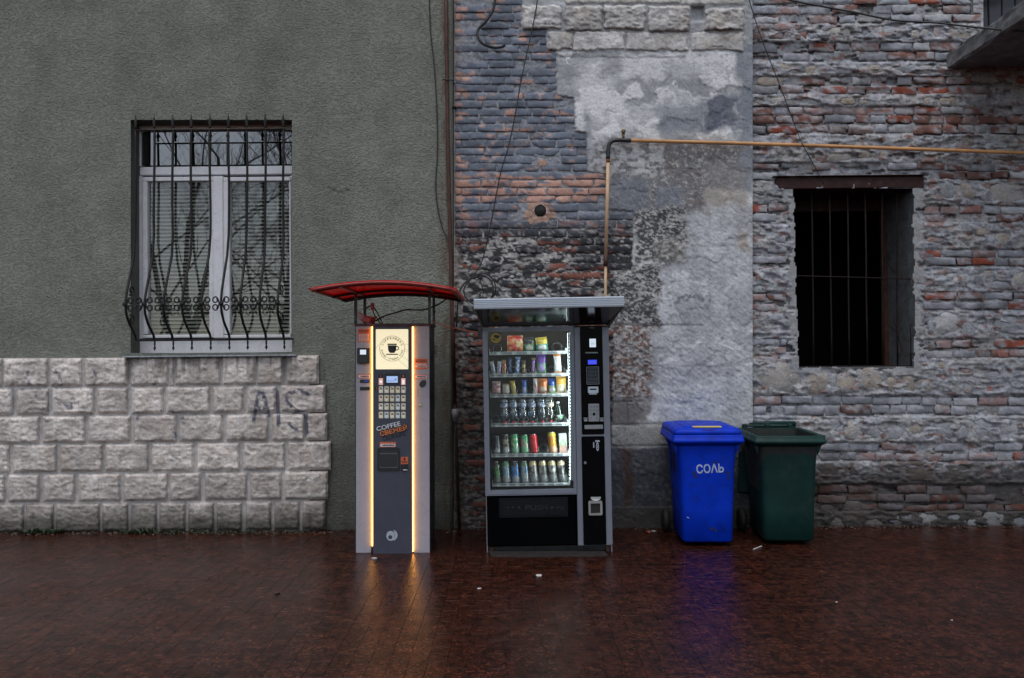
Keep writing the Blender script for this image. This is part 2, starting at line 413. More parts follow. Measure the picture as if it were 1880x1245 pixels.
# a second board behind the upper pane, seen as the dark slab at its left
wpart('roller_box', bx(262, 244, 318, 303, YF + .06, YF + .09), DARKIN)
sillm = M('grey_stone_sill', (.30, .32, .35), .6, var=.4, scale=30, bump=.008, bscale=60, dirt=.6)
sv = cat([bx(224, 651, 543, 657, Y_STU - .10, YF + .02, .004)])
wpart('sill', sv, sillm)

# ---- split-faced stone base
rows = [(659, 710), (713.5, 762), (765, 814), (817, 868), (871.5, 922.5), (925.5, 978)]
colz = [[(-70, 10), (20, 258), (272, 440), (460, 690), (705, 905), (914, 935), (945, 1188), (1203, 1378), (1388, 1527), (1545, 1720)],
        [(-50, 70), (90, 262), (283, 505), (523, 690), (710, 880), (895, 1130), (1148, 1315), (1333, 1490), (1508, 1755)],
        [(-40, 210), (230, 458), (478, 703), (722, 952), (968, 1200), (1220, 1447), (1468, 1640), (1652, 1765)],
        [(-180, 50), (73, 305), (325, 553), (568, 800), (820, 1045), (1065, 1290), (1313, 1537), (1555, 1785)],
        [(-100, 25), (45, 213), (232, 402), (422, 648), (668, 903), (918, 1083), (1105, 1333), (1350, 1517), (1537, 1770)],
        [(-120, 128), (140, 288), (302, 538), (552, 690), (706, 845), (860, 1000), (1015, 1153), (1168, 1305), (1325, 1463), (1480, 1615), (1630, 1755)]]
Z7 = lambda x, y: (x / 2.9375, 640 + y / 2.9375)
GRAF = [[Z7(*p) for p in L] for L in ([(1368, 400), (1380, 330), (1396, 252), (1415, 250), (1432, 300), (1448, 362)], [(1380, 330), (1445, 345)], [(1495, 232), (1503, 430)],
        [(1662, 262), (1610, 240), (1555, 258), (1545, 300), (1590, 345), (1650, 372), (1655, 470)], [(1560, 420), (1600, 455)])]
GRAF2 = [[Z7(*p) for p in L] for L in ([(20, 215), (90, 230), (160, 205), (150, 130)], [(280, 110), (320, 150), (330, 210)], [(495, 120), (520, 150), (500, 200)], [(270, 240), (262, 330)],
        [(300, 280), (380, 330), (400, 265)], [(800, 200), (850, 205)], [(800, 260), (830, 280)], [(870, 345), (960, 352)], [(740, 380), (770, 360)], [(930, 440), (950, 480)], [(1150, 350), (1200, 380)], [(1150, 250), (1180, 290)], [(980, 370), (990, 470)])]
def sill_drip(X, Y):                # dirty water marks under the window sill
    return .55 * sm(.48, .62, fbm(X / 7, Y / 90, 97, 3) + .25 * np.exp(-((X - 236) / 12) ** 2) + .2 * np.exp(-((X - 522) / 10) ** 2)) * sm(222, 230, X) * (1 - sm(540, 548, X)) * (1 - sm(660, 725, Y))
def split_stone(x0, x1, y0, y1, plane, depth, seed, margin=.035, base=(.62, .56, .52), step=2.1, lowmoss=0., slope=0.0, edge=.02, rough=1.0, jag=0.):
    w_, h_ = x1 - x0, y1 - y0; nx = max(6, int(w_ / step)); nz = max(5, int(h_ / step))
    us = np.concatenate([[0, .0], np.linspace(.008, .992, nx), [1, 1.]]); us[1] = .001; us[-2] = .999
    vs = np.concatenate([[0, .0], np.linspace(.015, .985, nz), [1, 1.]]); vs[1] = .001; vs[-2] = .999
    U, V_ = np.meshgrid(us, vs); X = x0 + U * w_; Y = y0 + V_ * h_
    rg = np.random.RandomState(seed)
    Xr, Yr = X + 6 * (fbm(X / 14, Y / 14, seed) - .5), Y + 6 * (fbm(X / 14, Y / 14, seed + 5) - .5)
    k = max(7, int(w_ * h_ / 260)); sx, sy = x0 + rg.rand(k) * w_, y0 + rg.rand(k) * h_
    hh = rg.uniform(.25, 1, k); gx, gy = rg.uniform(-.022, .022, k), rg.uniform(-.03, .012, k)
    d = (Xr[..., None] - sx) ** 2 + ((Yr[..., None] - sy) * 1.3) ** 2; i = d.argmin(-1)
    H = hh[i] + gx[i] * (Xr - sx[i]) + gy[i] * (Yr - sy[i])
    H = .30 + .34 * H + .42 * ridge(X / 15, Y / 8, seed + 2, 4) + .34 * (ridge(X / 6, Y / 3.6, seed + 3, 3) - .5)
    mg = np.minimum(np.minimum(U, 1 - U) * w_, np.minimum(V_, 1 - V_) * h_)
    wob = 3.8 * (fbm(X / 8, Y / 7, seed + 8) - .42)
    prof = sm(margin * 20, margin * 20 + 3.6, mg + wob)
    if jag:
        X = X + jag * (fbm(Y / 7 + 3, X / 30, seed + 21, 3) - .5) * (np.abs(U - .5) > .3) * 2; Y = Y + jag * (fbm(X / 9, Y / 30, seed + 22, 3) - .5) * (np.abs(V_ - .5) > .25) * 2
    out = edge + depth * np.clip(H, 0.05, 1.3) * prof
    out[[0, -1], :] = -.03; out[:, [0, -1]] = -.03
    n = fbm(X / 26, Y / 26, 711, 5)
    t = rg.uniform(.86, 1.1)
    C = np.ones(X.shape + (3,)) * np.array(base) * t * (.62 + .72 * n)[..., None]
    C = mixc(C, sm(.55, .72, fbm(X / 30, Y / 30, seed + 13)) * .35, (.36, .29, .23))
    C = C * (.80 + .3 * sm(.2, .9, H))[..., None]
    C = mixc(C, sm(.56, .66, fbm(X / 6, Y / 5, seed + 17, 3)) * .35, (.22, .205, .19))
    if lowmoss:
        mm = sm(y1 - lowmoss, y1 - 4, Y + 14 * (fbm(X / 10, Y / 10, 77) - .5)); C = mixc(C, mm * .85, (.06, .055, .038))
    g = np.maximum(strokes(X, Y, GRAF, 4.6) * sm(.25, .5, fbm(X / 5, Y / 5, 91)), strokes(X, Y, GRAF2, 4.5) * sm(.4, .6, fbm(X / 6, Y / 6, 95)) * .8)
    C = mixc(C, g * .88, (.06, .07, .115))
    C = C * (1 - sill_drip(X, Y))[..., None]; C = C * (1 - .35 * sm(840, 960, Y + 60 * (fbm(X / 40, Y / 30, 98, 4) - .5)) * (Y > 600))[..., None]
    return W(X, Y + slope * X, plane - out), gridF(X.shape[1], X.shape[0]), C
def f_mor(X, Y):
    n = fbm(X / 12, Y / 12, 31, 4)
    C = np.ones(X.shape + (3,)) * np.array([.50, .48, .465]) * (.75 + .5 * n)[..., None]
    C = mixc(C, sm(935, 972, Y) * .75, (.08, .075, .06))
    C = mixc(C, strokes(X, Y, GRAF, 4.6) * .8, (.06, .07, .115)); C = C * (1 - sill_drip(X, Y))[..., None]
    return Y_STU - .028 - .004 * n, C
xr = lambda r: colz[r][-1][1] / 2.9375
sheet('mortar', -300, 572, 657.5, 985, 2.5, f_mor, MAS, stu).location = -sO
sd_ = 100
for r, (y0, y1) in enumerate(rows):
    CL = [(-240 / 2.9375 - 160, -74 / 2.9375 - 90), (-74 / 2.9375 - 84, colz[r][0][0] / 2.9375 - 4)] if r < 5 else [(-120, -48)]
    CL = CL + [(p / 2.9375, q / 2.9375) for p, q in colz[r]]
    for (x0, x1) in CL:
        sd_ += 7; last = x1 > 570
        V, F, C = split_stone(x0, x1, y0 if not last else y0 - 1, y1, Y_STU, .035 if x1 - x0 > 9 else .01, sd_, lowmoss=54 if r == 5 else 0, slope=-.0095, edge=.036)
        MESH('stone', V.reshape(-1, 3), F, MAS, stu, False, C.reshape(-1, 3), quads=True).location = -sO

# ================================================================== MIDDLE: painted brick and plastered blocks
mid = empty('brick_house', (W(1100, 970, 0)[0], 0, 0), label='old house front, blue grey painted brick at left and peeling white plaster at right', cat='house')
mO = np.array(mid.location)
_bp = [(-500, 960), (48, 958), (51, 1003), (88, 1003), (92, 1021), (176, 1023), (179, 1054), (241, 1057), (244, 1077), (316, 1079), (319, 1112), (384, 1114), (388, 1164), (500, 1160), (505, 1128), (1000, 1118)]
def xb(Y): return np.interp(Y, [p[0] for p in _bp], [p[1] for p in _bp])
HOLE = (992, 387, 11.5)
def brick_pig(X, Y, seed=0):       # pigment of the brick part
    n1, n2, n3 = fbm(X / 26, Y / 10, 201 + seed, 4), fbm(X / 60, Y / 40, 207, 3), fbm(X / 15, Y / 8, 211, 3)
    C = np.ones(X.shape + (3,)) * np.array([.165, .187, .232]) * (.55 + .9 * n1)[..., None]
    C = mixc(C, sm(.5, .7, n3) * .35, (.28, .30, .33))
    exp_ = .02 + .5 * np.exp(-((X - 842) / 14) ** 2) + .35 * np.exp(-((X - 915) / 45) ** 2 - ((Y - 25) / 32) ** 2) + .22 * np.exp(-(((X - 1000) + .8 * (Y - 120)) / 12) ** 2)
    exp_ += .85 * sm(318, 328, Y) * (1 - sm(362, 376, Y))
    nn = .5 * n1 + .5 * n3; th_ = .66 - .26 * exp_; sal = sm(th_ - .035, th_ + .035, nn)
    C = mixc(C, sal * .92, (.54, .31, .235))
    scr = strokes(X + 3 * (fbm(X / 7, Y / 7, 233) - .5), Y, [[(893, 282), (932, 225)], [(905, 262), (925, 236)], [(958, 268), (1003, 236)], [(896, 300), (914, 284)], [(1000, 160), (990, 185)], [(940, 160), (958, 156)], [(995, 214), (1012, 196)]], 2.4)
    C = mixc(C, scr * .75, (.50, .36, .30))
    burn = sm(368, 440, Y + 40 * (n2 - .5))
    D = np.ones_like(C) * np.array([.042, .043, .050]) * (.4 + 1.0 * n1)[..., None]
    D = mixc(D, sm(.55, .62, fbm(X / 6, Y / 3.4, 229, 3)) * .6, (.37, .355, .345))
    red = sm(.5, .62, fbm(X / 30, Y / 14, 223, 2) + .22 * sm(960, 1080, X) * sm(480, 535, Y) + .2 * sm(560, 640, Y) * (1 - sm(900, 940, X)) - .13)
    D = mixc(D, red * .8, (.27, .095, .065))
    C = mixc(C, burn, np.array([0, 0, 0]))[..., :] + D * burn[..., None]
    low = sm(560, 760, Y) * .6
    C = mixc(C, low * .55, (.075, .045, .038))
    C = mixc(C, sm(15, 12, np.hypot((X - HOLE[0]) * .55, Y - HOLE[1])) * .9, (.40, .22, .15))
    return C
def f_mid(X, Y):
    wx = X + 26 * (fbm(X / 22, Y / 22, 41, 4) - .5); wy = Y + 26 * (fbm(X / 22, Y / 22, 43, 4) - .5)
    n1, n2, n3 = fbm(X / 60, Y / 46, 45, 5), fbm(X / 16, Y / 13, 47, 4), fbm(X / 5, Y / 4, 49, 3)
    fl = fbm(X / 6 + 30, Y / 6, 51, 4); fs = fbm(X / 11, Y / 7, 53, 4)
    reg = lambda x0, x1, y0, y1, s=5: sm(x0 - s, x0 + s, wx) * (1 - sm(x1 - s, x1 + s, wx)) * sm(y0 - s, y0 + s, wy) * (1 - sm(y1 - s, y1 + s, wy))
    gry = np.array([.40, .41, .42])
    C = np.ones(X.shape + (3,)) * gry * (.78 + .42 * n2)[..., None]
    wh = sm(.48, .51, fbm(wx / 60, wy / 46, 61, 5)) * (1 - .55 * sm(.55, .7, n3)); wh = np.clip(wh + .8 * reg(1060, 1120, 120, 260, 16) + .75 * reg(1140, 1225, 95, 145, 6) + .7 * reg(1230, 1285, 108, 150, 8) + .7 * reg(1128, 1215, 196, 262, 8), 0, 1) * sm(90, 100, Y)
    C = mixc(C, wh * .95, (.76, .76, .76))
    C = mixc(C, sm(.52, .58, fbm(wx / 36, wy / 22, 63, 3)) * .4 * sm(98, 140, Y), (.25, .262, .28))
    C = mixc(C, reg(1206, 1292, 188, 240, 9) * .7, (.215, .24, .285))
    C = mixc(C, reg(1294, 1350, 180, 236, 6) * .88, (.105, .12, .16))
    C = mixc(C, reg(1352, 1385, 85, 350, 5) * .8, (.20, .225, .265))
    C = mixc(C, reg(1330, 1356, 115, 175, 5) * sm(.48, .56, fl) * .9, (.5, .5, .5))
    C = mixc(C, reg(1070, 1080, 200, 330, 5) * .6, (.2, .22, .25))
    C = mixc(C, reg(1280, 1352, 240, 300, 6) * sm(.44, .54, fs) * .9, (.5, .48, .46))
    # mottled brown-grey belt
    mot = reg(1120, 1360, 262, 420, 9)
    bc = np.ones_like(C) * np.array([.205, .203, .208]) * (.6 + .8 * n3)[..., None]
    bc = mixc(bc, sm(.5, .62, fs) * .5, (.20, .165, .145)); bc = mixc(bc, sm(.56, .62, .6 * fl + .4 * fbm(X / 2.6, Y / 2, 77, 2)) * .85, (.48, .46, .45))
    wflk = reg(1088, 1215, 258, 322, 7)
    bc = mixc(bc, wflk * sm(.40, .52, fs), (.50, .50, .51))
    C = C * (1 - np.maximum(mot, wflk * .9))[..., None] + bc * np.maximum(mot, wflk * .9)[..., None]
    C = mixc(C, reg(1124, 1190, 328, 388, 11) * .65, (.19, .215, .255)); C = mixc(C, reg(1205, 1250, 345, 380, 6) * .7, (.20, .225, .265))
    C = mixc(C, reg(1292, 1375, 300, 345, 9) * .7, (.30, .29, .29)); C = mixc(C, reg(1296, 1372, 345, 398, 6) * .85, (.42, .385, .35))
    # pale blue-grey render
    blue = np.maximum(reg(1262, 1400, 392, 775, 9), np.maximum(reg(1208, 1400, 482, 775, 7), reg(1300, 1400, 376, 400, 6)))
    C = mixc(C, blue * .94, np.array([.54, .55, .565])); C = C * (1 - blue * .20 * sm(.48, .62, fbm(X / 24, Y / 40, 87, 5)))[..., None]; C = mixc(C, blue * sm(.57, .64, fbm(X / 8, Y / 8, 88, 4)) * .35, (.25, .25, .26))
    C = mixc(C, blue * sm(.57, .62, fbm(wx / 30, wy / 26, 69, 3)) * .5, (.46, .47, .49))
    C = mixc(C, reg(1225, 1295, 545, 560, 5) * sm(.45, .55, fl) * .8, (.15, .15, .16)); C = mixc(C, reg(1356, 1374, 425, 465, 5) * .6, (.42, .33, .26))
    # black and white flecked soot
    bf = np.maximum.reduce([reg(1166, 1260, 382, 482, 6), reg(1108, 1212, 485, 605, 6), reg(1118, 1150, 535, 600, 6)])
    k = np.ones_like(C) * np.array([.082, .083, .088]); k = mixc(k, sm(.49, .535, .55 * fbm(X / 5, Y / 2.6, 71, 3) + .25 * fbm(X / 2.4, Y / 1.8, 75, 2) + .2 * fbm(X / 16, Y / 11, 72, 3)), (.43, .42, .41))
    k = mixc(k, reg(1200, 1262, 440, 480, 8) * .4, (.4, .38, .35)); C = C * (1 - bf[..., None]) + k * bf[..., None]
    # pink-white flecked blocks beside the machine
    pf_ = reg(1100, 1200, 598, 738, 8) + .0
    k = np.ones_like(C) * np.array([.45, .44, .43]); k = mixc(k, sm(.50, .55, .55 * fbm(X / 5, Y / 3.4, 73, 3) + .25 * fbm(X / 2.4, Y / 1.8, 76, 2) + .2 * fbm(X / 17, Y / 13, 74, 3)), (.19, .12, .10)); k = mixc(k, sm(.60, .66, fs) * .8, (.13, .125, .125))
    C = C * (1 - pf_[..., None]) + k * pf_[..., None]
    C = mixc(C, reg(1100, 1195, 738, 778, 5) * (.5 + .5 * n2), (.17, .15, .14)); C = mixc(C, reg(1100, 1225, 780, 816, 5) * .8, (.34, .33, .315))
    lo = sm(812, 826, wy)
    k = np.ones_like(C) * np.array([.105, .112, .135]) * (.45 + 1.1 * n2)[..., None]; k = mixc(k, sm(.55, .66, fl) * .45, (.26, .27, .29))
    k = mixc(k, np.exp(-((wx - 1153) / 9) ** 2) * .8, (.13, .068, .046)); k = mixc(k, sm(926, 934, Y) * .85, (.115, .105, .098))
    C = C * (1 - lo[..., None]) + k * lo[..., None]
    C = mixc(C, np.exp(-((Y - 931) / 1.6) ** 2) * .6, (.3, .3, .3))
    # block joints
    jt = np.zeros_like(X)
    for yj, xa, xc in ((106, 1030, 1250), (598, 1115, 1290), (671, 1115, 1200), (738, 1115, 1180), (779, 1115, 1240), (818, 1115, 1240), (310, 1090, 1300), (452, 1270, 1370), (600, 1210, 1370), (672, 1210, 1370)):
        jt = np.maximum(jt, np.exp(-((wy * .25 + Y * .75 - yj) / 1.7) ** 2) * sm(xa - 5, xa + 5, X) * (1 - sm(xc - 5, xc + 5, X)) * (.4 + .6 * (yj > 560 and xc < 1300) - .15 * (xa == 1210) + .3 * (yj < 110)))
    for xj, ya, yc in ((1053, 56, 106), (1148, 56, 106), (1108, 106, 170), (1288, 180, 245), (1294, 180, 236), (1275, 320, 400), (1163, 598, 738), (1152, 738, 778), (1272, 106, 180), (1302, 400, 600)):
        jt = np.maximum(jt, np.exp(-((wx * .25 + X * .75 - xj) / 1.5) ** 2) * sm(ya - 4, ya + 4, Y) * (1 - sm(yc - 4, yc + 4, Y)) * (.4 + .4 * (ya > 560)))
    C = C * (1 - .42 * np.clip(jt, 0, 1))[..., None]
    rel = .012 + .006 * (n2 - .5) + .007 * (n3 - .5) + .007 * wh + .009 * blue * (ridge((X + Y) / 15, (X - Y) / 5, 81, 3) - .5) - .007 * np.clip(jt, 0, 1)
    rel += .007 * sm(.5, .56, fl) * np.maximum(bf, pf_) + .02 * (1 - sm(92, 106, Y)) * (fbm(X / 13, Y / 9, 83, 4) - .4)
    # mortar behind the bricks
    bm_ = 1 - sm(-2.5, 2.5, X - xb(Y + 5 * (n3 - .5)) + 3 * (n3 - .5))
    mo = np.ones_like(C) * np.array([.27, .285, .315]) * (.7 + .6 * n3)[..., None]
    mo = mixc(mo, sm(.55, .65, n2) * .4, (.31, .30, .30))
    ml = np.ones_like(C) * np.array([.40, .385, .37]) * (.4 + 1.1 * n3)[..., None]; ml = mixc(ml, sm(.47, .53, .65 * fbm(X / 9, Y / 3, 241, 4) + .35 * n2) * .93, (.024, .024, .026))
    bu = sm(378, 440, Y)[..., None]; mo = mo * (1 - bu) + ml * bu
    mo = mixc(mo, np.clip(np.exp(-((X - 838) / 8) ** 2) * .7, 0, 1), (.33, .27, .24)); mo = mixc(mo, sm(560, 700, Y) * .6, (.075, .06, .055))
    mrel = -.006 + .014 * (n3 - .42) + .02 * sm(440, 520, Y) * (fs - .42) + .055 * np.exp(-((X - 836) / 10) ** 2) * sm(400, 520, Y) * fs
    sq = lambda x0, x1, y0, y1: sm(x0 - 2, x0 + 2, wx * .3 + X * .7) * (1 - sm(x1 - 2, x1 + 2, wx * .3 + X * .7)) * sm(y0 - 1.5, y0 + 1.5, wy * .2 + Y * .8) * (1 - sm(y1 - 1.5, y1 + 1.5, wy * .2 + Y * .8))
    fs_ = np.maximum(np.maximum(sq(970, 1006, 372, 413), sq(964, 1020, 388, 402)), np.maximum(sq(989, 1003, 293, 305), sq(1006, 1026, 374, 386)))
    mo = mixc(mo, fs_ * .9, np.array([.44, .27, .20])); mo = mo * (.85 + .3 * n3)[..., None]; mrel = mrel + fs_ * .010
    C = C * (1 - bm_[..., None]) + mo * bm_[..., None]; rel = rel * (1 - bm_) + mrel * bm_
    rel -= .05 * sm(1266, 1272, X) * (1 - sm(1290, 1295, X)) * sm(8, 14, Y) * (1 - sm(36, 42, Y))
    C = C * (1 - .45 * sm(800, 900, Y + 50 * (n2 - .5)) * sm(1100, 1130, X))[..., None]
    return Y_MID - rel, C
inhole = lambda x, y: np.hypot(x - HOLE[0], y - HOLE[1]) < HOLE[2]
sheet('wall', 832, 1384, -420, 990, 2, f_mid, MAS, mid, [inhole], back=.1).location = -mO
hc = W(HOLE[0], HOLE[1], 0)
hv = lathe([(.058, 0), (.056, .35), (.0001, .351)], 20); hv = moved(hv, Matrix.Translation(hc) @ Matrix.Rotation(R(-90), 4, 'X'))
MESH('flue_hole', hv[0], [tuple(reversed(f)) for f in hv[1][:-1]], DARKIN, mid, True).location = -mO

def brick(x0, x1, y0, y1, plane, out, seed, pig, wear=1.0, nx=None):
    w_, h_ = x1 - x0, y1 - y0; nx = nx or max(4, min(14, int(w_ / 4.2))); nz = 4
    us = np.concatenate([[0, 0], np.linspace(.03, .97, nx), [1, 1]]); vs = np.concatenate([[0, 0], np.linspace(.1, .9, nz), [1, 1]])
    U, V_ = np.meshgrid(us, vs); X = x0 + U * w_; Y = y0 + V_ * h_
    n = fbm(X / 8, Y / 5, seed, 3); e = fbm(X / 5, Y / 5, seed + 4, 3)
    jx = wear * 3.2 * (fbm(Y / 6 + seed, X * 0 + (U > .5) * 9.3, seed + 1, 2) - .5); jy = wear * 3.0 * (fbm(X / 9, (V_ > .5) * 7.7 + seed, seed + 2, 2) - .5)
    X = X + jx * (np.abs(U - .5) > .3); Y = Y + jy * (np.abs(V_ - .5) > .3)
    O = out + wear * (.010 * (n - .5) + .006 * (e - .5)); er = np.minimum(np.minimum(U, 1 - U) * w_, np.minimum(V_, 1 - V_) * h_)
    O = O - .007 * (1 - sm(0, 2.2, er)) * wear
    rg = random.Random(seed)
    if rg.random() < .25 * wear:   # a chipped corner
        cx_, cy_ = rg.choice((0, 1)), rg.choice((0, 1)); O = O - .02 * (1 - sm(.05, .28, np.hypot(U - cx_, (V_ - cy_) * h_ / w_ * 1.6) + .1 * (n - .5)))
    O[[0, -1], :] = -.035; O[:, [0, -1]] = -.035
    C = pig(X, Y); return W(X, Y, plane - O), gridF(X.shape[1], X.shape[0]), C
def lay(list_, parent, po, plane, pigf):
    list_.sort(key=lambda b: -(b[1] - b[0]) * (b[3] - b[2]) - (1e4 if b[0] < 1880 and b[3] > 0 and b[6] else 0))
    SV, SF, SCc, n = [], [], [], 0
    for i, (x0, x1, y0, y1, out, seed, vis, wear, tint) in enumerate(list_):
        V, F, C = brick(x0, x1, y0, y1, plane, out, seed, lambda X, Y: pigf(X, Y, seed, tint), wear)
        V = V.reshape(-1, 3); C = C.reshape(-1, 3)
        if i < 298: MESH('brick', V, F, MAS, parent, True, C, quads=True).location = -po
        else: SV.append(V); SF.append(F + n); SCc.append(C); n += len(V)
    if SV: MESH('bricks', np.concatenate(SV), np.concatenate(SF), MAS, parent, True, np.concatenate(SCc), quads=True, kind='stuff').location = -po
rb = random.Random(11); BL = []; r = 0; y = -120.0
while y < 965:
    pitch = 14.55 if y < 370 else 15.6; h = pitch - 2.6
    xr_ = float(xb(y + h / 2)); x = 836 + (0 if r % 2 else 12) - (0)
    first = True
    while x < xr_ - 6:
        L = rb.choice((24, 46, 50, 52, 50, 27)) + rb.uniform(-3, 3)
        if first and r % 2 == 0: BL.append([836, 846, y, y + h]); first = False
        x2 = min(x + L, xr_ - 1)
        if xr_ - x2 < 12: x2 = xr_ - 1
        BL.append([x, x2, y, y + h]); x = x2 + rb.uniform(2.2, 3.4); first = False
    y += pitch; r += 1
out_ = []
for i, (x0, x1, y0, y1) in enumerate(BL):
    if x1 - x0 < 5: continue
    cx, cy = (x0 + x1) / 2, (y0 + y1) / 2
    if abs(cx - HOLE[0]) < (x1 - x0) / 2 + 10 and abs(cy - HOLE[1]) < 15: continue
    if abs(cx - 996) < 14 and abs(cy - 299) < 8: continue
    hidden = (900 < x0 and x1 < 1112 and y0 > 600)
    if hidden: continue
    low = cy > 430
    if rb.random() < (.22 if low else .05): continue
    dy = rb.uniform(-.8, .8)
    out_.append((x0, x1, y0 + dy, y1 + dy, rb.uniform(.001, .014) if not low else rb.uniform(-.006, .014), 1000 + i, y1 > 0, .75 if not low else 1.5, rb.uniform(.82, 1.2)))
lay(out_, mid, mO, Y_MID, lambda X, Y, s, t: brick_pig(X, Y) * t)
# large stones at the top of the plaster
for i, (x0, x1, y0, y1, dk) in enumerate([(958, 1031, 10, 54, 1), (1036, 1106, 10, 57, .92), (1109, 1185, 9, 54, 1), (1190, 1267, 11, 58, 1), (1294, 1366, 14, 55, .95), (1036, 1250, -26, 7, 1.05), (1252, 1367, -30, 10, 1.05),
                                          (1005, 1051, 58, 92, 1.02), (1054, 1147, 57, 93, 1.04), (1150, 1263, 60, 94, 1), (1268, 1366, 60, 94, 1.02)]):
    V, F, C = split_stone(x0, x1, y0, y1, Y_MID, .045 if y1 < 59 and y0 > 0 else .022, 900 + i * 13, margin=.0, jag=3.2, base=(.56 * dk, .54 * dk, .52 * dk), edge=.012)
    MESH('stone_block', V.reshape(-1, 3), F, MAS, mid, False, C.reshape(-1, 3), quads=True).location = -mO
# ================================================================== RIGHT: bare brick and rubble house
rgt = empty('rubble_house', (W(1620, 970, 0)[0], Y_RGT, 0), label='ruinous house front of bare red brick courses and rubble stone with a barred black window', cat='house')
rO = np.array(rgt.location)
def win_in(X, Y):
    e1, e2, e3 = 9 * fbm(Y / 13, Y * 0, 351, 4) - 3, 9 * fbm(Y / 13, Y * 0 + 5, 353, 4) - 3, 7 * fbm(X / 13, X * 0 + 9, 355, 4) - 3
    return (X > np.interp(Y, [348, 676], [1459, 1467]) - e1) & (X < np.interp(Y, [348, 676], [1675, 1678]) + e2) & (Y > 345) & (Y < 675 + e3)
DOORX = 1806
BANDS = [(44, 78), (115, 141), (173, 195), (247, 299), (331, 377), (410, 457), (491, 537), (570, 622), (658, 727), (764, 813), (847, 890), (938, 985)]
def f_rgt(X, Y):
    n1, n2, n3 = fbm(X / 40, Y / 22, 301, 4), fbm(X / 15, Y / 9, 303, 4), fbm(X / 5, Y / 4, 305, 3)
    rd = ridge(X / 24, Y / 11, 307, 4)
    C = np.ones(X.shape + (3,)) * np.array([.37, .376, .405]) * (.42 + 1.0 * n2)[..., None]
    C = mixc(C, sm(.5, .62, n1) * .6, (.385, .37, .35)); C = mixc(C, sm(.56, .66, fbm(X / 20, Y / 8, 311, 3)) * .55, (.48, .48, .49))
    C = mixc(C, sm(.56, .68, n3) * .6, (.09, .09, .097)); C = mixc(C, sm(.66, .72, fbm(X / 18, Y / 10, 313, 3)) * .7, (.22, .10, .075))
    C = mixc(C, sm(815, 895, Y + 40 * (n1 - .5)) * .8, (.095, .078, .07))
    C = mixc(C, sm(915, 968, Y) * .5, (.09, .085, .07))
    rub = np.zeros_like(X)
    for a, b in BANDS: rub = np.maximum(rub, sm(a - 3, a + 3, Y) * (1 - sm(b - 3, b + 3, Y)))
    rel = -.014 + .018 * (n2 - .5) + .010 * (n3 - .5) + rub * (.020 + .055 * (rd - .55)) - .035 * sm(.60, .68, fbm(X / 26, Y / 7, 317, 3)) * (1 - .4 * rub)
    # smooth cement round the window
    dl = np.interp(Y, [348, 676], [1459, 1467]) - X; dr = X - np.interp(Y, [348, 676], [1675, 1678])
    cem = (np.maximum(sm(17, 13, dl + 46 * (n2 - .42)) * (dl > -40) * (dl < 60), sm(19, 15, dr + 46 * (n2 - .42)) * (dr > -40) * (dr < 60))) * sm(318, 326, Y) * (1 - sm(680, 690, Y))
    C = mixc(C, cem * .85, (.34, .345, .35)); C = C * (.85 + .3 * n3)[..., None]; rel = rel * (1 - cem) + cem * (.010 + .008 * n3)
    C = C * (1 - .5 * sm(835, 880, Y + 30 * (n1 - .5)))[..., None]
    rel = rel - .02 * sm(1392, 1374, X) * (ridge(Y / 9, X / 30, 319, 2) > .72)
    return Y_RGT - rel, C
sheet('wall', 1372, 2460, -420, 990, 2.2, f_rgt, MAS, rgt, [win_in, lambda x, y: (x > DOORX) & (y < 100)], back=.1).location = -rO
RED, PNK, GRY, PAL = np.array([.33, .088, .052]), np.array([.29, .20, .19]), np.array([.29, .30, .335]), np.array([.42, .425, .445])
def rgt_pig(X, Y, s, t):
    rg = random.Random(s * 3 + 1); a = t % 10 / 10.  # redness 0..1
    u = rg.random(); RBN = np.array([.225, .115, .095]); base = (RED if u < a * .32 else RBN if u < a * .32 + .75 * a * (1 - .32 * a) * .7 else PNK if u < a + .12 else GRY if u < .93 else PAL) * rg.uniform(.8, 1.25)
    if base[0] > 2.4 * base[2]: base = base * rg.uniform(.75, 1.2)
    n = fbm(X / 9, Y / 6, s, 4); m = fbm(X / 14, Y / 7, s + 9, 4)
    C = np.ones(X.shape + (3,)) * base * (.72 + .56 * n)[..., None]
    sme = fbm(X / 20, Y / 7, 331, 4); C = mixc(C, sm(.50 - .07 * (1 - a), .585, .5 * m + .5 * sme) * .85, (.42, .425, .45)); C = C * (1 - .38 * sm(.52, .66, fbm(X / 70, Y / 40, 341, 4)))[..., None]; C = mixc(C, sm(.62, .72, n) * .4, (.08, .075, .075))
    C = mixc(C, sm(815, 880, Y) * .6, (.10, .055, .045)); C = C * (1 - .45 * sm(845, 880, Y))[..., None]; return C
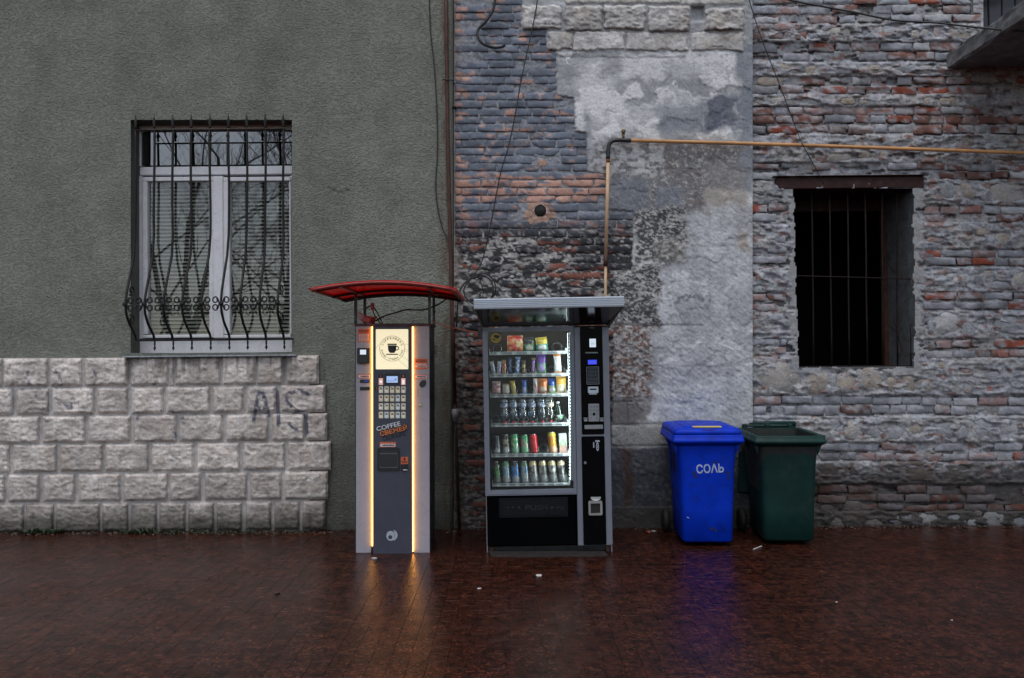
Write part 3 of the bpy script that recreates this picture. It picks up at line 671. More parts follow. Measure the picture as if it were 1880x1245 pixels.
ROWS = [(-120, -106, 1376, 2100, 4), (-100, -86, 1376, 2100, 3), (-78, -62, 1376, 2100, 5), (-40, -25, 1376, 2100, 4), (-20, -5, 1376, 2100, 5), (-1, 9, 1376, 1802, 4), (11, 26, 1376, 1803, 4.5), (29, 43, 1376, 1806, 5), (45, 59, 1376, 1490, 7), (62, 76, 1376, 1500, 5), (80, 95, 1376, 2000, 5), (98, 112, 1376, 2000, 6),
        (119, 130, 1376, 1420, 2), (142, 156, 1465, 2000, 5), (158, 172, 1376, 2000, 6), (197, 211, 1376, 2000, 4.5), (213, 228, 1376, 2000, 6), (231, 246, 1376, 2000, 6.5), (248, 261, 1376, 1444, 1), (264, 277, 1376, 1420, 1), (280, 296, 1378, 1446, 1),
        (301, 313, 1376, 1530, 1), (301, 313, 1574, 2000, 6.5), (317, 330, 1723, 2000, 8), (378, 391, 1697, 2000, 8), (394, 408, 1695, 2000, 9), (459, 472, 1697, 2000, 6), (475, 489, 1697, 2000, 6.5), (538, 551, 1697, 2000, 2), (555, 568, 1697, 2000, 1.5),
        (624, 638, 1718, 2000, 8), (643, 657, 1700, 2000, 6), (729, 743, 1381, 2000, 1.5), (746, 762, 1381, 2000, 1.5), (815, 829, 1505, 2000, 1.5), (831, 845, 1500, 2000, 2.5), (892, 907, 1500, 2000, 7.5), (909, 923, 1500, 2000, 7.5), (925, 937, 1560, 2000, 6.5)]
ROWS += [(y, y + 13, 1377, 1446, a) for y, a in ((316, 1), (346, .5), (374, 5), (392, 4), (412, .5), (434, 1), (452, .6), (470, .8), (488, .8), (506, 4), (524, 7), (541, 8), (560, 6), (578, 5), (600, 1), (619, 2), (638, 1), (655, 3))]
rb = random.Random(23); RB = []; k = 0
for (y0, y1, xa, xz, red) in ROWS:
    x = xa + rb.uniform(0, 3)
    while x < xz - 8:
        L = rb.choice((48, 52, 30, 44, 56, 26)) + rb.uniform(-4, 4); x2 = min(x + L, xz - rb.uniform(0, 6)); k += 1
        if x2 - x > 9 and rb.random() > .13 and not (xa < 1400 and xz < 1450 and rb.random() < .12):
            dy = rb.uniform(-1.2, 1.2) + 1.6 * math.sin(x / 130 + y0); ok = not (x2 > DOORX and y0 < 20 and y0 > -20)
            if ok: RB.append((x, x2, y0 + dy, y1 + dy + rb.uniform(-1, .6), rb.uniform(-.005, .013), 3000 + k, y1 > 0 and x < 1880, rb.choice((.9, 1.2, 1.5, 1.8)), red + (0 if rb.random() < .85 else -red * .7)))
        x = x2 + rb.uniform(1.6, 3.6)
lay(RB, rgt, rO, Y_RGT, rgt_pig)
# rubble stones
TAN, CRM, GST, BRN, WHT, RDB = (.33, .265, .20), (.40, .36, .31), (.27, .28, .30), (.15, .115, .09), (.47, .465, .46), (.34, .075, .035)
ST = [(1530, 62, 33, 12, CRM), (1600, 62, 16, 9, GST), (1640, 61, 18, 10, GST), (1688, 62, 16, 9, CRM), (1720, 61, 7, 13, (.28, .17, .14)), (1758, 62, 24, 15, TAN), (1445, 127, 24, 11, TAN), (1492, 129, 19, 8, TAN), (1548, 128, 18, 9, GST), (1610, 128, 22, 9, TAN), (1665, 126, 22, 9, GST), (1700, 128, 14, 8, CRM),
      (1414, 150, 26, 10, TAN), (1440, 186, 25, 9, CRM), (1400, 187, 14, 8, TAN), (1490, 186, 18, 8, GST), (1528, 183, 7, 9, TAN), (1555, 185, 15, 8, (.42, .35, .24)), (1590, 186, 12, 7, CRM), (1630, 185, 20, 8, GST), (1700, 187, 17, 9, TAN), (1740, 187, 18, 9, TAN), (1800, 186, 20, 9, GST), (1850, 186, 18, 9, GST),
      (1540, 286, 24, 12, CRM), (1478, 287, 14, 10, GST), (1505, 262, 14, 9, GST), (1590, 285, 15, 8, TAN), (1616, 284, 14, 8, TAN), (1560, 262, 16, 8, GST), (1658, 264, 25, 9, GST), (1720, 286, 15, 8, TAN), (1768, 284, 16, 9, GST), (1775, 262, 14, 7, BRN), (1838, 287, 30, 7, CRM), (1830, 264, 18, 8, GST), (1690, 288, 12, 8, GST),
      (1773, 350, 22, 15, TAN), (1849, 358, 32, 20, CRM), (1740, 351, 17, 15, GST), (1812, 360, 12, 12, GST), (1738, 421, 17, 10, TAN), (1843, 439, 20, 12, TAN), (1718, 438, 17, 9, (.34, .2, .15)), (1776, 416, 18, 10, GST), (1806, 424, 14, 9, TAN), (1780, 442, 16, 9, (.2, .19, .16)), (1868, 420, 12, 7, TAN), (1815, 504, 11, 8, TAN), (1758, 513, 22, 13, WHT), (1870, 513, 16, 14, CRM), (1716, 514, 15, 13, GST), (1835, 524, 18, 8, GST), (1790, 524, 12, 9, GST),
      (1740, 592, 25, 18, WHT), (1780, 604, 18, 16, GST), (1850, 596, 28, 16, GST), (1712, 600, 9, 12, GST), (1815, 606, 12, 10, GST), (1836, 629, 12, 9, RDB), (1841, 650, 12, 7, RDB),
      (1426, 694, 40, 31, CRM), (1501, 702, 24, 22, TAN), (1554, 702, 21, 22, TAN), (1598, 696, 23, 20, TAN), (1637, 705, 11, 15, TAN), (1667, 705, 12, 19, TAN), (1700, 707, 17, 14, TAN), (1704, 682, 13, 10, CRM), (1735, 672, 15, 10, TAN), (1529, 702, 8, 12, GST), (1578, 690, 8, 12, GST), (1622, 690, 8, 11, GST), (1680, 684, 8, 8, GST), (1736, 693, 9, 5, RDB), (1750, 718, 12, 7, RDB), (1815, 717, 9, 6, RDB), (1776, 717, 8, 5, (.3, .14, .07)), (1772, 682, 14, 6, (.3, .12, .07)),
      (1790, 700, 16, 10, GST), (1826, 692, 20, 11, GST), (1860, 706, 16, 11, GST), (1842, 672, 20, 9, GST),
      (1565, 790, 20, 18, CRM), (1590, 772, 7, 7, RDB), (1677, 787, 17, 12, TAN), (1733, 790, 20, 15, GST), (1609, 794, 18, 14, GST), (1642, 796, 17, 13, GST), (1800, 787, 22, 17, GST), (1852, 783, 18, 15, WHT), (1530, 780, 14, 11, GST), (1509, 774, 6, 6, RDB), (1700, 800, 14, 9, GST), (1768, 794, 12, 12, GST),
      (1523, 866, 20, 17, BRN), (1549, 866, 6, 13, (.3, .2, .14)), (1570, 868, 10, 15, BRN), (1600, 872, 20, 14, (.17, .165, .165)), (1686, 871, 34, 14, (.21, .16, .115)), (1640, 866, 11, 13, BRN), (1755, 866, 24, 13, (.24, .21, .17)), (1800, 870, 20, 12, (.2, .17, .15)), (1852, 869, 28, 13, (.17, .17, .165)), (1680, 851, 22, 4, TAN),
      (1656, 953, 28, 10, GST), (1703, 953, 28, 12, (.3, .3, .3)), (1755, 954, 22, 12, GST), (1786, 960, 10, 8, GST), (1827, 953, 24, 14, (.34, .335, .33)), (1869, 960, 16, 9, GST), (1567, 932, 18, 13, BRN), (1600, 958, 22, 10, BRN), (1538, 957, 20, 11, BRN), (1518, 935, 14, 10, BRN), (1796, 943, 8, 7, BRN)]
rs_ = random.Random(5)
for q in range(60):
    b = rs_.choice(BANDS); ST.append((rs_.uniform(1885, 2250), rs_.uniform(b[0] + 4, b[1] - 4), rs_.uniform(8, 24), min(13, (b[1] - b[0]) / 3), rs_.choice((TAN, GST, CRM))))
for q in range(24):
    b = rs_.choice(BANDS[:11]); x = rs_.uniform(1480, 1878); y = rs_.uniform(b[0] + 4, b[1] - 4)
    if 1440 < x < 1700 and 320 < y < 680: continue
    if any(abs(x - s[0]) < s[2] + 4 and abs(y - s[1]) < s[3] + 3 for s in ST): continue
    ST.append((x, y, rs_.uniform(4, 8), rs_.uniform(3, 5), rs_.choice((TAN, GST, GST, RDB, CRM))))
def cobble(cx, cy, rx, ry, col, seed, plane, hgt):
    n = 18; rr = np.array([0, .35, .62, .82, .96, 1.0]); ph = np.linspace(0, 2 * math.pi, n, endpoint=False); rg = np.random.RandomState(seed)
    e = rg.uniform(2.3, 3.6); c, s = np.cos(ph), np.sin(ph); rad = (np.abs(c) ** e + np.abs(s) ** e) ** (-1 / e)
    rad = rad * (1 + .42 * (fbm(c * 1.6 + seed, s * 1.6, seed, 3) - .5)) * rg.uniform(.93, 1.06)
    A = rr[1:, None] * rad; X = np.concatenate([[cx], (cx + rx * A * c).ravel()]); Y = np.concatenate([[cy], (cy + ry * A * s).ravel()])
    Rr = np.concatenate([[0], np.repeat(rr[1:], n)])
    k = 5; sx, sy = cx + rg.uniform(-1, 1, k) * rx * .8, cy + rg.uniform(-1, 1, k) * ry * .8; gx, gy = rg.uniform(-.9, .9, k), rg.uniform(-.9, .9, k)
    i = ((X[:, None] - sx) ** 2 + (Y[:, None] - sy) ** 2).argmin(1); fac = gx[i] * (X - sx[i]) / rx * .35 + gy[i] * (Y - sy[i]) / ry * .35
    O = hgt * (1 - Rr ** 3.5) * (1 + .6 * fac) + .006 * (fbm(X / 5, Y / 5, seed, 3) - .5); O[-n:] = -.04
    C = np.ones((len(X), 3)) * (np.array(col) * .72 + np.array((.095, .096, .10))) * (1 - .62 * (cy > 840) * (1 - .45 * (cy > 940))) * ((.7 + .6 * fbm(X / 8, Y / 8, seed + 3, 4)) * rg.uniform(.85, 1.12))[:, None]
    C = mixc(C, sm(.52, .62, fbm(X / 11, Y / 7, seed + 6, 3)) * .6 * (cy < 840), (.36, .365, .385))
    V = W(X, Y, plane + .004 - O); F = [(0, 1 + k2, 1 + (k2 + 1) % n) for k2 in range(n)]
    for j in range(len(rr) - 2):
        for k2 in range(n): F.append((1 + j * n + k2, 1 + (j + 1) * n + k2, 1 + (j + 1) * n + (k2 + 1) % n, 1 + j * n + (k2 + 1) % n))
    return V, [tuple(reversed(f)) for f in F], C
for i, (cx, cy, rx, ry, col) in enumerate(ST):
    V, F, C = cobble(cx, cy, rx, ry, col, 5000 + i * 7, Y_RGT, min(.026, .0009 * min(rx, ry) + .007))
    MESH('stone', V, F, MAS, rgt, False, C).location = -rO
# lintel and window opening
def rpart(name, vf, mat, **k): o = OB(name, vf, mat, rgt, **k); o.location = -rO; return o
rpart('lintel', cat([bx(1424, 323.5, 1697, 347, Y_RGT - .022, .6, .006), bx(1420, 320, 1700, 324, Y_RGT - .05, .2, .003)]), DRED)
JMB = M('jamb_plaster', (.10, .102, .105), .9, var=.35, scale=12, bump=.01, bscale=30, dirt=.5)
a = W(1463, 676, Y_RGT); c = W(1676.5, 347, Y_RGT)
rpart('window_reveal', box(c[0] + .004, c[0] + .2, Y_RGT + .02, .62, a[2] - .1, c[2] + .1), JMB); rpart('window_reveal', box(a[0] - .2, a[0] - .006, Y_RGT + .02, .62, a[2] - .1, c[2] + .1), JMB)
rpart('window_sill', box(a[0] - .2, c[0] + .2, Y_RGT + .01, .62, a[2] - .12, a[2] + .004, .004), JMB)
rpart('soffit', box(a[0] - .2, c[0] + .2, .605, .64, c[2] - .10, c[2] + .1), DRED)
rpart('wood_post', box(c[0] - .035, c[0] + .0035, .56, .63, a[2], c[2]), RUST)
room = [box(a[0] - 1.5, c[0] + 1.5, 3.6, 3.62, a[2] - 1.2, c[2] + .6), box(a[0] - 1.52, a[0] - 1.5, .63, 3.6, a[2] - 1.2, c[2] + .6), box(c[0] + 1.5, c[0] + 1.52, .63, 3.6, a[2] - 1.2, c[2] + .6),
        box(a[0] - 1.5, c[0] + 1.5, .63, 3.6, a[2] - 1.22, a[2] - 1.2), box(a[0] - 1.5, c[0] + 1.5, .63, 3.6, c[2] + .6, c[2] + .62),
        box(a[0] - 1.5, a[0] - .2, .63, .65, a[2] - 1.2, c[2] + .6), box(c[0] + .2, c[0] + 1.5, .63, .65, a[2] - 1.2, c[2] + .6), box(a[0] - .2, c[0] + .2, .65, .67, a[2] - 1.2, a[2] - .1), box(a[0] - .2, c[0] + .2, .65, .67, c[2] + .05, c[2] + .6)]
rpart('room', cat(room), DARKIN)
# bars of that window: a grate of its own
yb = Y_RGT + .10
gr = empty('window_bars', W(1568, 675, yb), label='rusty vertical bars across the black window under the dark red lintel', cat='window bars'); gO = np.array(gr.location)
g0 = None
for xt, xbm in ((1490, 1494), (1522, 1527), (1556, 1560), (1588, 1592), (1619, 1622), (1646, 1647.5), (1671, 1674)):
    p = [W(xt + (xbm - xt) * q + random.uniform(-.7, .7), 346 + 329 * q, yb) for q in np.linspace(0, 1, 6)]
    OB('bar', tube(p, .0082 if xt < 1660 else .012, 6), IRONT, gr, True).location = -gO
OB('cross_bar', tube([W(1461, 506.5, yb - .016), W(1560, 509, yb - .018), W(1677, 512.5, yb - .016)], .006, 6), IRONT, gr).location = -gO
OB('bottom_rail', bx(1462, 671, 1678, 676.5, yb - .02, yb + .02, .003), IRONT, gr).location = -gO
tw = [[(1620, 468, .3), (1634, 490, .25), (1646, 503, .16)], [(1632, 597, .3), (1643, 607, .2), (1650, 612, .14), (1655, 600, .2)], [(1641, 586, .3), (1648, 612, .2), (1655, 645, .15), (1646, 652, .14)], [(1649, 651, .14), (1668, 652, .1), (1676, 648, .06)], [(1660, 402, .2), (1672, 404, .1), (1676, 400, .05)]]
ws = empty('wire_scraps', W(1650, 650, .15), label='scraps of bent wire caught behind the bars of the black window', cat='wire')
for t in tw: OB('wire', tube(crv([W(*q) for q in t], 4), .0035, 5), IRONT, ws).location = -np.array(ws.location)

# balcony: concrete slab, and the dark boarded door above it
bal = empty('balcony', W(1740, 112, Y_RGT), rgt); bal.location = -rO
cz0, cz1 = W(1735, 128, Y_RGT)[2], W(1745, 99, Y_RGT)[2]; bxl = W(1737, 113, Y_RGT)[0]
ny = 26; nx = 14; V = []; 
def conc(x, y, z, s): return fbm(x * 9 + z * 5, y * 9 + s, 400 + s, 4) - .5
P = []
for i in range(ny):
    y = Y_RGT - 1.5 * i / (ny - 1)  # slab drawn out further than its visible edge to deepen the shade below
    for j, (dx, z) in enumerate(((.5, cz0 + .012), (.02, cz0), (.0, cz0 + .012), (0, cz0 + .06), (0, cz1 - .04), (0, cz1 - .012), (.022, cz1), (.5, cz1 + .01))):
        k = .035 * conc(y, z * 3, j * .2, 1) if 0 < j < 7 else 0
        P.append((bxl + dx + k - .012 * i / ny, y, z + .03 * conc(y * 1.3, j, 2, 2) * (0 < j < 7)))
slab = (P, [(i * 8 + j, i * 8 + j + 1, (i + 1) * 8 + j + 1, (i + 1) * 8 + j) for i in range(ny - 1) for j in range(7)])
CONC = M('old_concrete', (.145, .145, .15), .9, var=.4, scale=9, bump=.012, bscale=35, dirt=.6, dirtcol=(.06, .055, .05))
big = box(bxl + .35, bxl + 3.2, Y_RGT - 1.495, Y_RGT + .2, cz0 + .012, cz1 + .01)
endc = box(bxl + .02, bxl + 3.2, Y_RGT - 1.499, Y_RGT - 1.48, cz0 + .015, cz1 - .01)
o = OB('slab', cat([slab, big, endc]), CONC, bal); o.location = (0, 0, 0)
o = empty('balcony_door', (0, 0, 0), rgt); o.location = -rO
DOORM = M('dark_grey_board', (.055, .056, .07), .5, var=.15, scale=4)
xs_ = W(DOORX - 4, 20, Y_RGT)[0]; zt = W(1840, -160, Y_RGT)[2]
db = None
for k in range(9):
    v = box(0, .118, .16, .19, cz1, zt, .006)
    if db is None: db = OB('door_board', v, DOORM, o); d = db
    else: d = link_copy(db, o)
    d.location = (xs_ + .02 + .127 * k, 0, 0)
OB('door_frame', cat([box(xs_ - .08, xs_ + .012, .10, .2, cz1, zt), box(xs_, xs_ + 1.4, .195, .2, cz1, zt)]), DRED, o)
OB('door_rebate', box(xs_ - .1, xs_ - .075, Y_RGT, .2, cz1 - .1, zt), JMB, o)
OB('door_header', box(xs_ - .1, xs_ + 3, Y_RGT + .02, .25, zt, zt + 1.2), JMB, o)

# ---- bare trees across the street, behind the photographer: what the window panes mirror
def bare_tree(x, y, h, seed, label):
    t = empty('tree', (x, y, gz(x)), label=label, cat='tree', group='bare trees across the street')
    rg = random.Random(seed); TV = []; BV = []
    def grow(p, d, L, r, lev, out):
        pts = [p]; rs = [r]; n = 5 if lev < 2 else 4
        for i in range(n):
            d = (d + Vector((rg.gauss(0, .13), rg.gauss(0, .13), rg.gauss(.05, .1)))).normalized(); p = p + d * L / n; pts.append(p); rs.append(r * (1 - .6 * (i + 1) / n))
        out.append(tube(pts, r, 6 if lev < 2 else 4, lev == 0, rs))
        if lev >= 4: return
        for k in range((5, 5, 6, 5)[lev]):
            q = rg.uniform(.3, 1) if lev else rg.uniform(.32, 1); i = min(n - 1, int(q * n)); s = pts[i].lerp(pts[i + 1], q * n - i)
            ax = Vector((rg.gauss(0, 1), rg.gauss(0, 1), rg.uniform(.1, .9))).normalized(); nd = (d * .55 + ax * .8).normalized()
            grow(s, nd, L * rg.uniform(.36, .6), max(.007, rs[i] * .5), lev + 1, BV)
    grow(Vector((0, 0, -.05)), Vector((rg.gauss(0, .05), rg.gauss(0, .05), 1)), h, .11 * h / 7, 0, TV)
    bk = M('bark', (.16, .15, .145), .9) if 'bark' not in bpy.data.materials else bpy.data.materials['bark']
    OB('trunk', cat(TV), bk, t); OB('crown', cat(BV), bk, t)
TL = ['bare tree with a thick trunk mirrored in the left sash of the white window', 'slender bare tree mirrored in the dark upper pane of the white window', 'tall bare tree mirrored in the right sash of the white window', 'leaning bare tree mirrored at the edge of the upper pane', 'far bare tree mirrored between the window bars', 'small bare tree mirrored low in the right sash']
for i, (x, y, h) in enumerate(((-13.0, -26, 9), (-9.6, -25, 8.5), (-15.5, -30, 11), (-8.3, -23, 8), (-18, -36, 12), (-12, -34, 11))): bare_tree(x, y, h, 60 + i, TL[i])
# ================================================================== OBJECTS
# ---- ornamental grille over the white window
def rail_pt(px, py, out=0.0): return W(px, py, Y_STU - .03 - out) if out == 0 else None
YG = Y_STU - .035
gb = empty('window_grille', W(388, 624, YG), label='black wrought iron bellied grille with spear tips over the white window', cat='window grille'); gbO = np.array(gb.location)
def gp(name, vf, par=gb, mat=IRON, smooth=True):
    o = OB(name, vf, mat, par, smooth); o.location = -gbO if par is gb else (0, 0, 0); return o
a = W(244, 241, YG); c = W(524, 236, YG); gp('top_rail', box(a[0], c[0], YG - .012, YG + .012, a[2], c[2], .003), smooth=False, mat=IRONT)
a = W(251, 627, YG); c = W(539, 620.5, YG); gp('bottom_rail', box(a[0], c[0], YG - .012, YG + .012, a[2], c[2], .003), smooth=False)
zr, zb_, zm = W(388, 238, YG)[2], W(388, 624, YG)[2], W(388, 566, YG - .2)[2]
def belly(t):                       # t from top (0) to bottom (1): how far the bar stands out
    P = [(0, 0), (.5, .005), (.60, .035), (.70, .115), (.78, .18), (.835, .205), (.88, .19), (.92, .14), (.95, .075), (.97, .03), (.985, .006), (1, 0)]
    return float(np.interp(t, [p[0] for p in P], [p[1] for p in P]))
XB = [249, 283, 317, 351, 385.5, 419.5, 453, 487, 520]
xw = [W(x, 240, YG)[0] for x in XB]
def spear(x, z): return moved(lathe([(.007, 0), (.016, .012), (.008, .024), (.019, .05), (.012, .075), (.006, .1), (.0005, .135)], 6), Matrix.Translation((x, YG, z)) @ Matrix.Scale(.55, 4, (0, 1, 0)))
def finial(x, z): return moved(lathe([(.0005, -.092), (.007, -.078), (.013, -.065), (.006, -.05), (.009, -.03), (.008, 0)], 6), Matrix.Translation((x, YG, z)))
for i, x in enumerate(xw):
    p = [np.array((x + .004 * math.sin(q * 9 + i), YG - belly(q), zr + (zb_ - zr) * q)) for q in np.linspace(0, 1, 41)]
    b_ = gp('bar', tube(p, .0108, 6))
    gp('spear', spear(x, zr + .015), b_); 
    if i: gp('finial', finial(x, zb_ - .005), b_)
    gp('collar', box(x - .016, x + .016, YG - .222, YG - .185, zr + (zb_ - zr) * .835 - .017, zr + (zb_ - zr) * .835 + .017, .004), b_)
zc = zr + (zb_ - zr) * .835
def scroll(x0, dirn, wd, ht, y, turns=1.15):
    P = []
    for s in (1, -1):
        Q = []
        for k in range(22):
            q = k / 21
            if q < .35: a_ = q / .35; Q.append((x0 + dirn * wd * (.05 + .42 * a_ ** 1.5), s * ht * (.95 * math.sin(a_ * math.pi / 2))))
            else:
                a_ = (q - .35) / .65; an = math.pi / 2 - a_ * turns * 2 * math.pi * .8; rr = ht * (.46 - .24 * a_); Q.append((x0 + dirn * (wd * .47 + rr * math.cos(an)), s * (ht * .49 + rr * math.sin(an))))
        P.append([(x, y, zc + z) for x, z in Q])
    return P[0][::-1] + P[1]
for i in range(8):
    x0, x1 = xw[i], xw[i + 1]; wd = (x1 - x0) * .5
    for xx, d in ((x0, 1), (x1, -1)): gp('scroll', tube(scroll(xx + d * .012, d, wd * .86, .062, YG - .205), .0066, 5))
for xx in (xw[0], xw[8]):           # side returns: scrolls that tie the belly back to the wall
    for z0, s in ((zc + .13, 1), (zc - .13, -1)):
        P = []
        for k in range(26):
            q = k / 25; an = -2.4 + q * 7.2; rr = .05 * (1 - .55 * q); P.append((xx + .002, YG - .085 + rr * math.cos(an) * 1.05, z0 + s * rr * math.sin(an)))
        gp('side_scroll', tube(P, .0065, 5))

# ---- drainpipe on the joint, gas pipe, cables
dp = empty('drainpipe', G(842, 975), label='thin rusty brown drainpipe on the joint between green render and brick', cat='drainpipe'); dO = np.array(dp.location)
ydp = Y_STU - .03
OB('pipe', tube([W(x, y, ydp) for x, y in ((818, -120), (819.5, 60), (822, 250), (826, 420), (831, 600), (835, 740))], .017, 8), RUST, dp, True).location = -dO
OB('lower_pipe', tube([W(x, y, ydp) for x, y in ((835, 740), (839, 860), (844, 985))], .014, 8), DRED, dp, True).location = -dO
OB('socket', moved(lathe([(.022, -.06), (.03, .0), (.032, .05), (.02, .055)], 10), Matrix.Translation(W(836, 762, ydp))), M('dull_zinc', (.30, .30, .31), .5, metal=.4, dirt=.4), dp, True).location = -dO
OB('bracket', cat([tube([W(812, 146, ydp - .015), W(826, 147, ydp - .02), W(832, 148, ydp), W(834, 156, -.02)], .006, 5), tube([W(831, 196, -.03), W(838, 199, -.02)], .014, 6)]), IRON, dp).location = -dO

YEL = M('yellow_gas_paint', (.52, .26, .10), .5, var=.25, scale=4, dirt=.45, dirtcol=(.22, .10, .05), bump=.001)
YEP = M('faded_yellow_paint', (.55, .37, .22), .55, var=.25, scale=4, dirt=.45, dirtcol=(.28, .14, .08), bump=.001)
gs = empty('gas_pipe', W(1112, 560, -.07), label='yellow gas pipe rising over the vending machine and running right above the window', cat='pipe'); gsO = np.array(gs.location)
def gsp(n, vf, m): o = OB(n, vf, m, gs, True); o.location = -gsO; return o
yg = -.075
gsp('pipe', tube([W(1156, 258, yg), W(1290, 261.5, yg), W(1480, 267, yg), W(1680, 274, yg), W(1885, 281, yg), W(2350, 297, yg)], .0165, 10), YEL)
gsp('riser', tube([W(1116.5, 288, yg), W(1114.5, 380, yg), W(1112, 470, yg)], .0165, 10), YEP)
gsp('lower_riser', tube([W(1112, 468, yg), W(1111.5, 545, yg), W(1110, 660, yg)], .0135, 10), YEP)
gsp('elbow', tube(crv([W(1116.3, 292, yg), W(1117, 272, yg), W(1121, 262, yg), W(1131, 257.5, yg), W(1158, 258, yg)], 5), .0195, 10), BLACK)
gsp('coupling', tube([W(1112, 468, yg), W(1111.8, 489, yg)], .0205, 10), RUST)
gsp('scorched_joint', tube([W(1116.4, 287, yg), W(1116.1, 299, yg)], .0172, 10), M('scorched_paint', (.30, .10, .03), .6, var=.4))
gsp('valve', cat([tube([W(1144.5, 257, yg), W(1144.5, 243, yg)], .012, 8), tube([W(1144.5, 246, yg), W(1144.5, 238, yg)], .017, 6), tube([W(1140, 241, yg), W(1149, 240.5, yg)], .006, 6)]), M('brown_brass', (.14, .085, .04), .5, metal=.5, var=.3))

def cable(label, pts, r, k=7, name='cable', mat=CABLE):
    P = crv([W(*p) for p in pts], k); return tag(OB(name, tube(P, r, 6), mat, None, True), label, 'cable')
ys = Y_STU - .015
cable('thin black cable hanging down the green render beside the drainpipe', [(787, -60, ys), (790, 50, ys), (797, 120, ys), (802, 200, ys), (803, 280, ys), (800, 345, ys), (806, 395, ys), (817, 430, ys), (826, 446, ys - .02)], .0055)
cable('thick black cable end curling out over the top of the grey brick', [(912, -40, -.06), (907, 12, -.07), (893, 38, -.07), (879, 53, -.06), (877, 66, -.07), (886, 80, -.08), (906, 87, -.07), (922, 86, -.09), (927, 82, -.1)], .0125)
cable('long thin black cable slanting down across the painted brick', [(990, -40, -.04), (985, 12, -.05), (974, 68, -.05), (957, 147, -.05), (947, 205, -.04), (934, 268, -.045), (919, 318, -.04), (906, 385, -.04), (897, 432, -.045), (884, 482, -.04), (866, 510, -.05), (852, 527, -.07)], .006)
cp = [(838 + 0, 600, -.06), (842, 545, -.08), (850, 524, -.09), (868, 508, -.08), (890, 502, -.1), (904, 512, -.09), (910, 528, -.1), (905, 545, -.09), (880, 560, -.12), (858, 550, -.12), (852, 530, -.11), (866, 512, -.1), (886, 506, -.08), (901, 515, -.1), (906, 534, -.1), (900, 552, -.1)]
cable('looped coil of black cable on the sooty brick between the two machine roofs', cp, .0075)
cable('black wires dangling from the cable coil over the left end of the grey roof', [(878, 508, -.06), (884, 522, -.08), (887, 540, -.07), (882, 556, -.1)], .004)
cable('fine dark wire crossing the rubble wall down to the dark red lintel', [(1368, -40, -.03), (1376, 2, -.05), (1400, 76, -.05), (1431, 155, -.05), (1463, 240, -.05), (1476, 270, -.1), (1498, 310, -.06), (1512, 338, -.03)], .0042)
cable('thick sagging black wire crossing the top right corner to the balcony', [(1400, -15, -.2), (1450, 0, -.25), (1510, 12, -.3), (1570, 23, -.35), (1640, 37, -.4), (1720, 42, -.55), (1790, 50, -.7), (1880, 58, -.9), (2000, 66, -1.1)], .008)

# ---- a frame of reference for things read off the photograph at one upright front
class Fr:
    def __init__(s, name, px, py, yf, ang, **k):
        s.yf = yf; s.base = W(px, py, yf); s.l = R(ang - .55); s.e = empty(name, s.base, **k); s.e.rotation_euler = (0, -s.l, 0)
    def L(s, px, py, dy=0.0):
        w_ = W(px, py, s.yf + dy) - s.base; c, n = math.cos(s.l), math.sin(s.l)
        return (w_[0] * c + w_[2] * n, dy, -w_[0] * n + w_[2] * c)
    def rect(s, x0, y0, x1, y1, dy=0.0):
        cx, _, cz = s.L((x0 + x1) / 2, (y0 + y1) / 2, dy); k = (s.yf + dy - CAM_Y) / FPX / 2
        return cx - (x1 - x0) * k, cx + (x1 - x0) * k, cz - (y1 - y0) * k, cz + (y1 - y0) * k
    def box(s, x0, y0, x1, y1, da, db, b=0.0):
        q = s.rect(x0, y0, x1, y1, da); return box(q[0], q[1], da, db, q[2], q[3], b)
    def rr(s, x0, y0, x1, y1, da, db, r): 
        q = s.rect(x0, y0, x1, y1, da); return prism(rrect(*q, r), da, db)
    def fr(s, o, i, da, db, ro=.01, ri=.006):
        return ring(rrect(*s.rect(*o, da), ro), rrect(*s.rect(*i, da), ri), da, db)
    def add(s, name, vf, mat, par=None, **k): return OB(name, vf, mat, par or s.e, **k)
def text_vf(body, size_w, size_h, bold=0.0, ext=.0008, fit=True, shear=0.0):
    c = bpy.data.curves.new('lettering', 'FONT'); c.body = body; c.resolution_u = 3; c.offset = bold; c.extrude = .02; c.shear = shear
    o = bpy.data.objects.new('lettering_source', c); COL.objects.link(o); dg = bpy.context.evaluated_depsgraph_get()
    me = bpy.data.meshes.new_from_object(o.evaluated_get(dg)); v = np.array([q.co for q in me.vertices]); F = [tuple(p.vertices) for p in me.polygons]
    bpy.data.objects.remove(o); bpy.data.curves.remove(c); bpy.data.meshes.remove(me)
    mn, mx = v.min(0), v.max(0); sx = size_w / (mx[0] - mn[0]); sz = size_h / (mx[1] - mn[1])
    V = [((x - (mn[0] + mx[0]) / 2) * sx, -z / .02 * ext, (y - (mn[1] + mx[1]) / 2) * sz) for x, y, z in v]; return V, F
def put_text(fr, body, px, py, pw, ph, mat, par=None, ang=0, dy=-.002, bold=.0, ext=.0008, name='lettering', shear=0.0):
    k = (fr.yf + dy - CAM_Y) / FPX; vf = text_vf(body, pw * k, ph * k, bold, ext, shear=shear); l = fr.L(px, py, dy)
    return fr.add(name, moved(vf, Matrix.Translation(l) @ Matrix.Rotation(-R(ang), 4, 'Y')), mat, par)
def dots_text(fr, x0, y0, x1, y1, rows_, dy, seed, par, mat, hh=.5):   # unreadable small print as thin printed bars
    rg = random.Random(seed); P = []; ph = (y1 - y0) / rows_
    for r in range(rows_):
        x = x0
        while x < x1 - .6:
            L = min(rg.uniform(1.0, 3.4), x1 - x); P.append(fr.box(x, y0 + r * ph + ph * .2, x + L, y0 + r * ph + ph * (.2 + hh), dy, dy + .0006)); x += L + .55
    o = fr.add('small_print', cat(P), mat, par); o['kind'] = 'stuff'; return o

